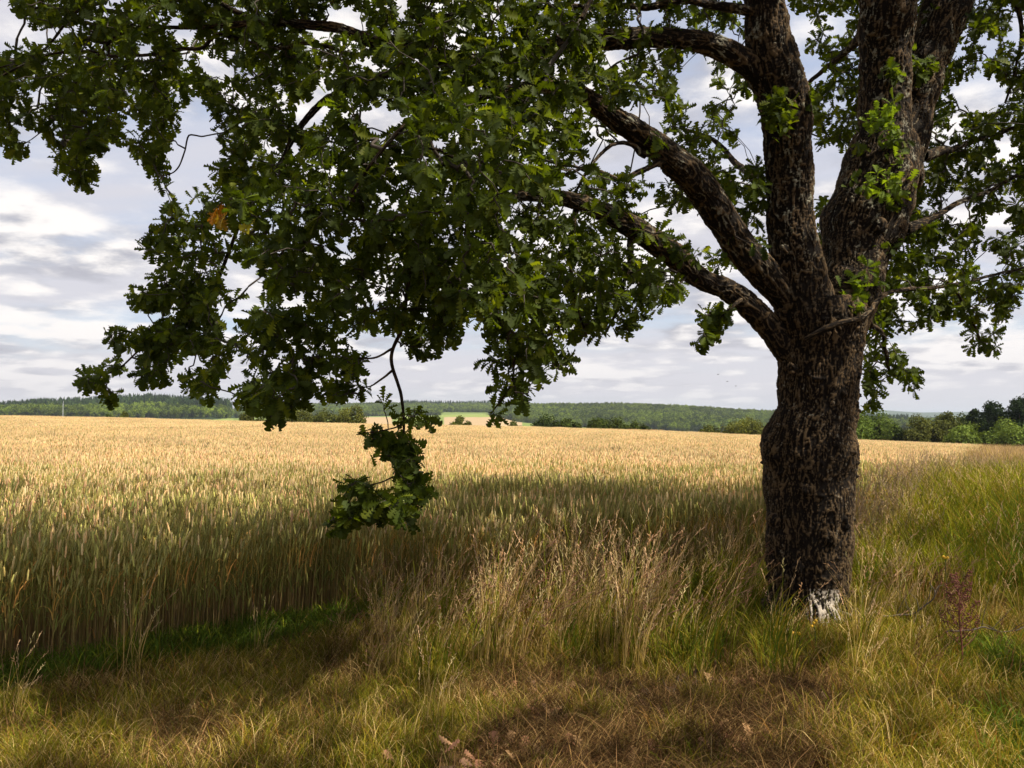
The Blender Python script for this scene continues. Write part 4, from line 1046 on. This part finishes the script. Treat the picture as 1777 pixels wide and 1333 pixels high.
# ------------------------------------------------------------------ single plants and small things near the tree
M_dock = simple_mat('dock_rust', (.13, .035, .02), .8, var=.4); M_stem = leafy('weed_stems', .15, .7)
M_yel = simple_mat('yellow_petals', (.75, .42, .02), .6, var=.1)
def gz(x, y): return float(height(np.array([x]), np.array([y]))[0])
def ground_at(px, py):
    d = 2400 / (py - HY)
    for _ in range(6):
        p = at(px, py, d); z = gz(p[0], p[1]); d = (EYE - z) * F / (py - HY) if py > HY + 5 else d
    p = at(px, py, d); return np.array([p[0], p[1], gz(p[0], p[1])])

def dock_plant(px, py, h, label, group=None, s=1.):
    b = ground_at(px, py); o = empty('dock_plant', b, label, 'weed', group); A = Acc(); H_ = Acc()
    r = np.random.RandomState(int(px))
    st = np.array([[0, 0, -.02], [.01, .0, h * .35], [.0, .01, h * .7], [.02, 0, h]]); P, R = spline(st, [.006, .005, .004, .0015], .04); V, Q = tube(P, R, 5); A.add(V, Q)
    for k in range(14):
        t = .35 + .62 * k / 14; z = h * t; a = k * 2.4; L = (.26 - .14 * t) * s
        e = np.array([cos(a) * L * .55, sin(a) * L * .55, z + L * .9]); c0 = np.array([0, 0, z]); P, R = spline(np.array([c0, (c0 + e) / 2 + [cos(a) * .03, sin(a) * .03, -.02], e]), [.0028, .002, .001], .03); V, Q = tube(P, R, 4); A.add(V, Q)
        m = 60; tt = r.uniform(.2, 1, m)[:, None]; B = c0 * (1 - tt) + e * tt + r.normal(0, .008, (m, 3)); D = r.normal(0, 1, (m, 3)); D /= np.linalg.norm(D, axis=1)[:, None]
        spindles(H_, B, D, np.full(m, .011), np.full(m, .004), np.ones((m, 3)), 3)
    add('stem', A.mesh('stem'), M_dock, o); add('seed_heads', H_.mesh('seed_heads'), M_dock, o)
    return o
dock_plant(1668, 1185, .62, 'rusty red seeding dock standing in the long grass right of the trunk')

def yellow_flower(px, py, h, label, group):
    b = ground_at(px, py + h * F / 6.0); o = empty('ragwort', b, label, 'flower', group); A = Acc(); Pm = Acc()
    tp = np.array(at(px, py, b[1])) - b
    P, R = spline(np.array([[0, 0, -.02], tp * .5 + [.01, 0, 0], tp]), [.003, .0025, .002], .04); V, Q = tube(P, R, 5); A.add(V, Q, C=(.06, .10, .03))
    for k in range(3):
        Pm = Acc(); c = tp + RS.normal(0, .016, 3); n = 12; a = np.arange(n) * 2 * pi / n; rr = .011
        ring = np.stack([np.cos(a) * rr, -.004 + 0 * a, np.sin(a) * rr], -1) + c
        ring2 = np.stack([np.cos(a) * rr * .4, -.009 + 0 * a, np.sin(a) * rr * .4], -1) + c
        V = np.concatenate([ring, ring2, [c + [0, -.011, 0]]]); q = [(i, (i + 1) % n, n + (i + 1) % n, n + i) for i in range(0, n, 1)]
        Pm.add(V, q, [(n + i, n + (i + 1) % n, 2 * n) for i in range(n)])
        add('flower_head', Pm.mesh('flower_head'), M_yel, o)
    add('stem', A.mesh('stem'), M_stem, o)
yellow_flower(1413, 1086, .22, 'small yellow flower head just below the whitewashed patch of the trunk', None)
yellow_flower(1386, 1101, .18, 'lower and left one of two yellow flowers at the foot of the trunk', None)
yellow_flower(1640, 966, .45, 'single yellow flower alone in the green herbage right of the trunk', None)

def dead_branch(pts, w, label, d=6.4, dz=0):
    P = np.array([at(a, b, q) for a, b, q in pts]); o0 = P[0].copy(); b = o0
    o = add('fallen_branch', None, None, label=label, cat='branch'); o.location = b
    A = Acc(); P_, R_ = spline(P - b, np.linspace(w, w * .35, len(P)), .03); P_ += fbm((P_ + b) * 7, 2)[:, None] * .02; V, Q = tube(P_, R_, 6); A.add(V, Q)
    add('bough', A.mesh('bough'), M_deadwood, o); B = Acc()
    for k in range(7):
        i = int((.2 + .11 * k) * (len(P_) - 1)); e = P_[i] + np.array([RS.normal(.02, .08), RS.normal(0, .07), RS.uniform(.04, .2)]); Q_, R2 = spline(np.array([P_[i], (P_[i] + e) / 2 + RS.normal(0, .015, 3), e]), [w * .4, w * .3, w * .1], .03); V, Q = tube(Q_, R2, 4); B = Acc(); B.add(V, Q); add('side_twig', B.mesh('side_twig'), M_deadwood, o)
dead_branch([(1530, 1070, 6.2), (1575, 1068, 6.15), (1600, 1055, 6.1), (1622, 1035, 6.05), (1612, 1012, 6.0)], .008, 'thin dead branch caught in the grass to the right of the trunk')
dead_branch([(1095, 1240, 4.72), (1150, 1218, 4.85), (1190, 1202, 4.95), (1240, 1196, 5.0)], .006, 'thin dead stick lying on the bare littered ground in front')
dead_branch([(1640, 1100, 5.7), (1690, 1090, 5.75), (1740, 1095, 5.8), (1800, 1085, 5.8)], .007, 'dark stick lying low in the grass at the right edge')

# weeds that stick out of the wheat
def weed(px, py, d, h, label, group, dark=(.07, .06, .03)):
    x = (px - CX) / F * d; b = np.array([x, d, gz(x, d)]); A = Acc()
    for k in range(7):
        a = RS.uniform(0, 6.3); e = np.array([cos(a) * .12, sin(a) * .12, h * RS.uniform(.8, 1)]); P, R = spline(np.array([[0, 0, 0], e * [.3, .3, .6], e]), [.006, .005, .003], .1); V, Q = tube(P, R, 4); A.add(V, Q, C=dark)
        m = 26; tt = RS.uniform(.55, 1, m)[:, None]; C0 = e * tt + RS.normal(0, .02, (m, 3)); D = RS.normal(0, 1, (m, 3)); D /= np.linalg.norm(D, axis=1)[:, None]
        spindles(A, C0, D, np.full(m, .05), np.full(m, .008), jit(m, dark), 3)
    o = add('weed', A.mesh('weed'), M_stem, label=label, cat='weed', group=group); o.location = b
weed(355, 770, 24, .88, 'dark weed standing above the wheat left of the hanging leaves', 'dark weeds in the wheat')
weed(1068, 778, 24, .90, 'left of three dark weeds above the wheat, midway between hanging branch and trunk', 'dark weeds in the wheat')
weed(1084, 778, 24, .86, 'middle one of three dark weeds above the wheat', 'dark weeds in the wheat')
weed(1101, 778, 24, .92, 'right of three dark weeds above the wheat, nearest the trunk', 'dark weeds in the wheat')

# ------------------------------------------------------------------ bushes and trees beyond the field
def crown_mesh(lobes, n, size, cols, seed, leafk=4, flat=0.35):
    """ragged crown: leaf tufts through the volume of many small lobes"""
    r = np.random.RandomState(seed); L = np.array(lobes, float); n = int(n * 1.9)
    w = (L[:, 3] * L[:, 4]); k = r.choice(len(L), n, p=w / w.sum())
    U = r.normal(0, 1, (n, 3)); U /= np.linalg.norm(U, axis=1)[:, None]; rad = r.uniform(.35, 1.0, n) ** .45
    P = L[k, :3] + U * rad[:, None] * np.stack([L[k, 3], L[k, 3], L[k, 4]], -1) * (1 + .35 * pn(U * 2.6 + k[:, None] * 3.3))[:, None]
    keep = (pn(P / (size * 4.5)) > -.42) & (P[:, 2] > .05)
    P = P[keep]; U = U[keep]; n = len(P)
    nr = U + r.normal(0, .6, (n, 3)) + [0, 0, flat]; nr /= np.linalg.norm(nr, axis=1)[:, None]
    a = np.cross(nr, r.normal(0, 1, (n, 3))); a /= np.linalg.norm(a, axis=1)[:, None]; b = np.cross(nr, a)
    s = size * r.uniform(.5, 1.2, n)[:, None]
    V = np.stack([P - a * s * .5, P + b * s * .28 + nr * s * .12, P + a * s * .55, P - b * s * .28], 1).reshape(-1, 3)
    Q = np.arange(n * 4).reshape(-1, 4)
    t = r.uniform(0, 1, (n, 1)); C = np.array(cols[0]) * (1 - t) + np.array(cols[1]) * t; C = C * (1 + .25 * pn(P / (size * 9) + 3)[:, None])
    return mesh_np('crown', V, Q, colors=np.repeat(C, 4, 0), smooth=False)
def lobes_for(wd, ht, n, seed, zb=.0, base=.25):
    r = np.random.RandomState(seed); out = []
    for i in range(n):
        x = r.uniform(-1, 1); y = r.uniform(-1, 1) * .7; top = ht * (1 - .55 * abs(x) ** 2.2) * r.uniform(.8, 1)
        rr = wd * r.uniform(.16, .27); z = r.uniform(base, 1) ** .8 * top - rr * .6
        out.append([x * (wd / 2 - rr * .7), y * wd * .35, max(z, rr * .5) + zb, rr, min(rr, ht * .4) * r.uniform(.8, 1.1)])
    k = ht / max(q[2] + q[4] * .85 for q in out)
    return [(a, b, c * k, d, e * k) for a, b, c, d, e in out]
def wood_mesh(ht, wd, seed, name='trunk', thick=.03):
    r = np.random.RandomState(seed); A = Acc()
    P, R = spline(np.array([[0, 0, -.3], [r.normal(0, .1), 0, ht * .35], [r.normal(0, .2), 0, ht * .8]]), [ht * thick, ht * thick * .7, ht * thick * .2], ht / 8); V, Q = tube(P, R, 7); A.add(V, Q)
    for k in range(9):
        z = ht * r.uniform(.12, .7); a = k * 2.4; e = np.array([cos(a) * wd * .36, sin(a) * wd * .3, z + ht * .22]); P, R = spline(np.array([[0, 0, z], e * [.5, .5, 1] - [0, 0, ht * .05], e]), [ht * .013, ht * .009, ht * .003], ht / 6); V, Q = tube(P, R, 5); A.add(V, Q)
    return A.mesh(name)
OLIVE = ((.055, .070, .014), (.125, .140, .030)); DKG = ((.022, .040, .008), (.060, .085, .014)); MIDG = ((.055, .095, .016), (.12, .175, .030)); LTG = ((.07, .115, .022), (.14, .20, .04)); VDK = ((.012, .028, .008), (.035, .058, .014))
def far_bush(px0, px1, top, base, d, cols, label, name='bush', cat='bush', group=None, seed=0, size=.34, n=3600, tree=False):
    wd = (px1 - px0) / F * d; px = (px0 + px1) / 2; x = (px - CX) / F * d; zg = gz(x, d)
    ht = EYE + (HY - top) / F * d - zg
    o = empty(name, (x, d, zg), label, cat, group)
    lob = lobes_for(wd * (1.1 if not tree else 1.22), ht * 1.08, 20 if not tree else 28, seed, base=.1 if not tree else .25)
    if tree and ht > wd * .8: lob = [(a, b, c_, r_ * .9, s_) for a, b, c_, r_, s_ in lob]
    add('crown', crown_mesh(lob, n, size, cols, seed), M_bush, o)
    add('trunk', wood_mesh(ht * .8, wd, seed, thick=.02), M_deadwood, o)
    return o
G1 = 'bushes beyond the far edge of the field'
far_bush(205, 224, 716, 724, 170, OLIVE, 'small round pale bush alone beyond the field edge at the far left', group=G1, seed=1, size=.3, n=1600)
far_bush(182, 200, 720, 724, 172, DKG, 'very low dark bush just left of the small round pale bush', group=G1, seed=2, n=900)
far_bush(418, 455, 704, 734, 140, OLIVE, 'brownish olive bush at the left end of the long hedge, half behind hanging leaves', group=G1, seed=3, n=2600)
far_bush(450, 500, 713, 735, 142, OLIVE, 'low rounded olive bush second from the left in the long hedge', group=G1, seed=4, n=3000)
far_bush(490, 545, 709, 735, 141, OLIVE, 'broad olive bush in the middle of the long hedge', group=G1, seed=5, n=3200)
far_bush(535, 592, 711, 736, 142, OLIVE, 'olive bush right of the middle of the long hedge', group=G1, seed=6, n=3200)
far_bush(582, 632, 706, 737, 140, OLIVE, 'tallest bush, at the right end of the long hedge', group=G1, seed=7, n=3400)
far_bush(744, 770, 723, 740, 140, DKG, 'small dark bush just right of the hanging branch', group=G1, seed=8, n=1500)
far_bush(778, 818, 724, 741, 140, OLIVE, 'low round olive bush before the pale distant field', group=G1, seed=9, n=2400)
far_bush(880, 908, 731, 742, 150, OLIVE, 'tiny low bush under the drooping leaves, right of the pale field', group=G1, seed=10, n=1200)
far_bush(926, 972, 721, 744, 136, DKG, 'dark rounded bush, taller left half of a pair in the middle distance', group=G1, seed=11, n=3200)
far_bush(962, 1007, 728, 745, 137, DKG, 'lower right half of the dark pair of bushes in the middle distance', group=G1, seed=12, n=2600)
far_bush(1022, 1082, 726, 747, 134, DKG, 'wide dark bush, left part of the second dark pair', group=G1, seed=13, n=3600)
far_bush(1076, 1126, 732, 748, 135, DKG, 'low dark bush, right part of the second dark pair', group=G1, seed=14, n=2600)
far_bush(1212, 1250, 739, 753, 132, OLIVE, 'low olive bush left of the loose feathery bush by the trunk', group=G1, seed=15, n=1900)
far_bush(1254, 1326, 728, 757, 130, OLIVE, 'loose feathery olive bush just left of the oak trunk', group=G1, seed=16, n=3600)
far_bush(1312, 1350, 742, 758, 130, OLIVE, 'small olive bush touching the left edge of the oak trunk', group=G1, seed=17, n=1600)
G2 = 'trees and shrubs along the right end of the field'
far_bush(1462, 1548, 716, 764, 128, MIDG, 'rounded mid green tree just right of the oak trunk', 'tree', 'tree', G2, 21, .42, 7000, True)
far_bush(1535, 1578, 738, 766, 126, DKG, 'low dark shrub between the rounded green tree and the tall hedge', 'shrub', 'shrub', G2, 22, .36, 2800)
far_bush(1572, 1626, 724, 768, 124, OLIVE, 'grey green willowy shrub, left end of the tall right hedge', 'shrub', 'shrub', G2, 23, .4, 5000, True)
far_bush(1612, 1668, 720, 769, 126, OLIVE, 'grey green willowy shrub second in the tall right hedge', 'shrub', 'shrub', G2, 24, .4, 5000, True)
far_bush(1655, 1704, 722, 768, 132, DKG, 'dark leafy shrub behind the light green young trees', 'shrub', 'shrub', G2, 25, .4, 4400, True)
far_bush(1676, 1704, 715, 768, 128, VDK, 'slim dark tree at the left of the dark group', 'tree', 'tree', G2, 26, .36, 2800, True)
far_bush(1698, 1742, 704, 768, 126, VDK, 'dark tree with a notched rounded top near the right edge', 'tree', 'tree', G2, 27, .38, 5200, True)
far_bush(1738, 1800, 696, 770, 122, VDK, 'broad dark tree at the right edge of the picture', 'tree', 'tree', G2, 28, .42, 6500, True)
far_bush(1768, 1850, 680, 770, 124, VDK, 'tallest dark tree, cut by the right edge', 'tree', 'tree', G2, 29, .42, 7000, True)
far_bush(1645, 1712, 738, 770, 112, LTG, 'light green young tree, left of the two pale ones before the dark trees', 'young_tree', 'tree', G2, 30, .40, 5000, True)
far_bush(1716, 1800, 730, 772, 108, LTG, 'light green young tree, right of the two pale ones and nearest the right edge', 'young_tree', 'tree', G2, 31, .40, 6500, True)
far_bush(1830, 1990, 700, 775, 120, DKG, 'dark tree wholly beyond the right edge', 'tree', 'tree', G2, 32, .5, 5000, True)

# shrubby weeds at the right edge in the shade
def shrub_near(px, py, wd, ht, cols, label, seed, size=.06, n=3500):
    b = ground_at(px, py); o = empty('bramble_bush', b, label, 'bush')
    add('foliage', crown_mesh(lobes_for(wd, ht, 16, seed, base=.05), n, size, cols, seed), M_bush, o)
    add('stems', wood_mesh(ht * .85, wd, seed, 'stems', .008), M_deadwood, o)

# ------------------------------------------------------------------ far woods on the hills
def forest_tree(seed, conifer=False):
    r = np.random.RandomState(seed)
    if conifer:
        lob = [(r.normal(0, .2), r.normal(0, .2), z, max(.25, 2.6 * (1 - z / 15.5)), 1.0) for z in np.linspace(3, 14.4, 12)]
        return crown_mesh(lob, 520, 1.15, ((.022, .055, .018), (.048, .092, .028)), seed, flat=.1)
    lob = [(r.normal(0, 1.9), r.normal(0, 1.9), r.uniform(6.5, 11.6), r.uniform(1.6, 2.8), r.uniform(1.5, 2.4)) for _ in range(9)] + [(0, 0, 4.5, 3, 3.5)]
    return crown_mesh(lob, 620, 1.25, ((.055, .105, .018), (.14, .20, .034)), seed)
def build_forest():
    F_ = []
    for k in range(4): F_.append(add('wood_tree', forest_tree(60 + k), M_forest, link=False))
    for k in range(2): F_.append(add('wood_conifer', forest_tree(70 + k, True), M_forest, link=False))
    n = 60000; px = RS.uniform(-260, 2050, n); r0 = hil(px, 1); r1 = hil(px, 3)
    u = RS.uniform(0, 1, n); r = r0 + (r1 - r0 + 70) * u
    keep = RS.uniform(0, 1, n) < (r / 2000) * ((r1 - r0 + 70) / 620.) * .62
    # clearings
    x = (px - CX) / F * r; 
    keep &= ~((px > 1005) & (px < 1022) & (r < 1110)) & ~((px > 1126) & (px < 1146) & (r < 1060))
    keep &= ~((px > 402) & (px < 410))
    keep &= ~((px > 765) & (px < 850) & (r > 1500) & (r < 1720))
    keep &= ~((px > 1545) & (r < 1250) & (n2(px, r, 60., 1, 3.) > 0))
    px, r, u, x, r0, r1 = px[keep], r[keep], u[keep], x[keep], r0[keep], r1[keep]
    z = height(x, r); con = ((px < 405) & (u > .42 + .2 * n2(x, r, 90., 1, 1.))) | ((px > 700) & (px < 850) & (u > .8)) | ((px > 1500) & (px < 1575) & (u > .3))
    con &= RS.uniform(0, 1, len(px)) < .9
    I = np.where(con, 4 + RS.randint(0, 2, len(px)), RS.randint(0, 4, len(px))); S = RS.uniform(.75, 1.08, len(px)) * np.where(con, 1.08, .95)
    print('forest', len(px))
    scatter('hillside_woods', np.stack([x, r, z - .3], -1), RS.uniform(0, 6.3, len(px)), S, len(F_) - 1 - I, F_, M_forest, 'mixed dark conifer and leafy woods covering the distant hills', 'woods')
build_forest()
# single lighter trees standing out along the foot of the left wood
def mast():
    d = 900; x = (110 - CX) / F * d; zg = gz(x, d); o = empty('radio_mast', (x, d, zg), 'thin pale lattice mast before the left wood', 'mast')
    top = EYE + (HY - 699) / F * d - zg; A = Acc()
    for sx, sy in ((-.5, -.5), (.5, -.5), (0, .5)):
        V, Q = tube(np.array([[sx, sy, 0], [sx * .6, sy * .6, top]]), [.14, .12], 5); A.add(V, Q)
    B = Acc()
    for k in range(12):
        z0, z1 = top * k / 12, top * (k + 1) / 12; s = -.5 if k % 2 else .5
        V, Q = tube(np.array([[s * .9, -.4, z0], [-s * .9, -.4, z1]]), [.07, .07], 4); B.add(V, Q)
    mm = simple_mat('galvanised_steel', (.55, .56, .56), .5, .3, .05)
    add('pole', A.mesh('pole'), mm, o); add('bracing', B.mesh('bracing'), mm, o)
    C = Acc(); V, Q = tube(np.array([[0, 0, top], [0, 0, top + 2.]]), [.2, .2], 6); C.add(V, Q); add('antenna', C.mesh('antenna'), mm, o)
mast()
M_bird = simple_mat('dark_feathers', (.03, .03, .035), .7)
def bird(px, py, d, flap, label):
    A = Acc(); P, R = spline(np.array([[-.16, 0, 0], [-.08, 0, .01], [.02, 0, .01], [.10, 0, .02], [.15, 0, .02]]), [.008, .035, .045, .028, .006], .02); V, Q = tube(P, R, 8); A.add(V, Q)
    for s in (-1, 1):
        a = np.array([[.07, s * .03, .02], [.05, s * .20, .02 + .09 * flap], [-.02, s * .42, .02 + .05 * flap]]); b = np.array([[-.06, s * .03, .02], [-.07, s * .20, .02 + .08 * flap], [-.05, s * .42, .02 + .05 * flap]])
        V = np.concatenate([a, b, a - [0, 0, .012], b - [0, 0, .012]]); A.add(V, [(0, 1, 4, 3), (1, 2, 5, 4), (6, 9, 10, 7), (7, 10, 11, 8), (0, 6, 7, 1), (1, 7, 8, 2), (3, 4, 10, 9), (4, 5, 11, 10)])
    V = np.array([[-.12, -.012, 0], [-.12, .012, 0], [-.26, .05, 0], [-.26, -.05, 0], [-.12, -.012, .01], [-.12, .012, .01], [-.26, .05, .006], [-.26, -.05, .006]]); A.add(V, [(0, 1, 2, 3), (7, 6, 5, 4), (0, 3, 7, 4), (1, 5, 6, 2)])
    o = add('bird', A.mesh('bird'), M_bird, label=label, cat='bird', group='three birds flying over the far field'); o.location = Vector(at(px, py, d)); o.rotation_euler = (0, .1, 2.6 + .3 * flap)
bird(1246, 650, 150, 1, 'leftmost and highest of three tiny birds in the sky left of the trunk')
bird(1262, 662, 155, -.6, 'middle one of three tiny birds in the sky left of the trunk')
bird(1277, 670, 160, .6, 'rightmost and lowest of three tiny birds, nearest the trunk')

# ------------------------------------------------------------------ the air
def haze():
    z0 = GZMIN - 1.0; z1 = max(GZMAX, 60) + 30; h = 12700
    V = [(x, y, z) for z in (z0, z1) for y in (-h, h) for x in (-h, h)]
    Q = [(0, 2, 3, 1), (4, 5, 7, 6), (0, 1, 5, 4), (2, 6, 7, 3), (0, 4, 6, 2), (1, 3, 7, 5)]
    me = mesh_np('haze', V, Q, smooth=False)
    m = bpy.data.materials.new('pale_air'); m.use_nodes = True; nt = m.node_tree; nt.nodes.remove(nt.nodes['Principled BSDF'])
    v = nt.nodes.new('ShaderNodeVolumePrincipled'); v.inputs['Color'].default_value = (.72, .82, .95, 1); v.inputs['Density'].default_value = .00009; v.inputs['Anisotropy'].default_value = .2
    nt.links.new(v.outputs[0], nt.nodes['Material Output'].inputs['Volume'])
    add('haze', me, m, kind='stuff', label='pale blue air between the field and the far hills', cat='haze')
haze()
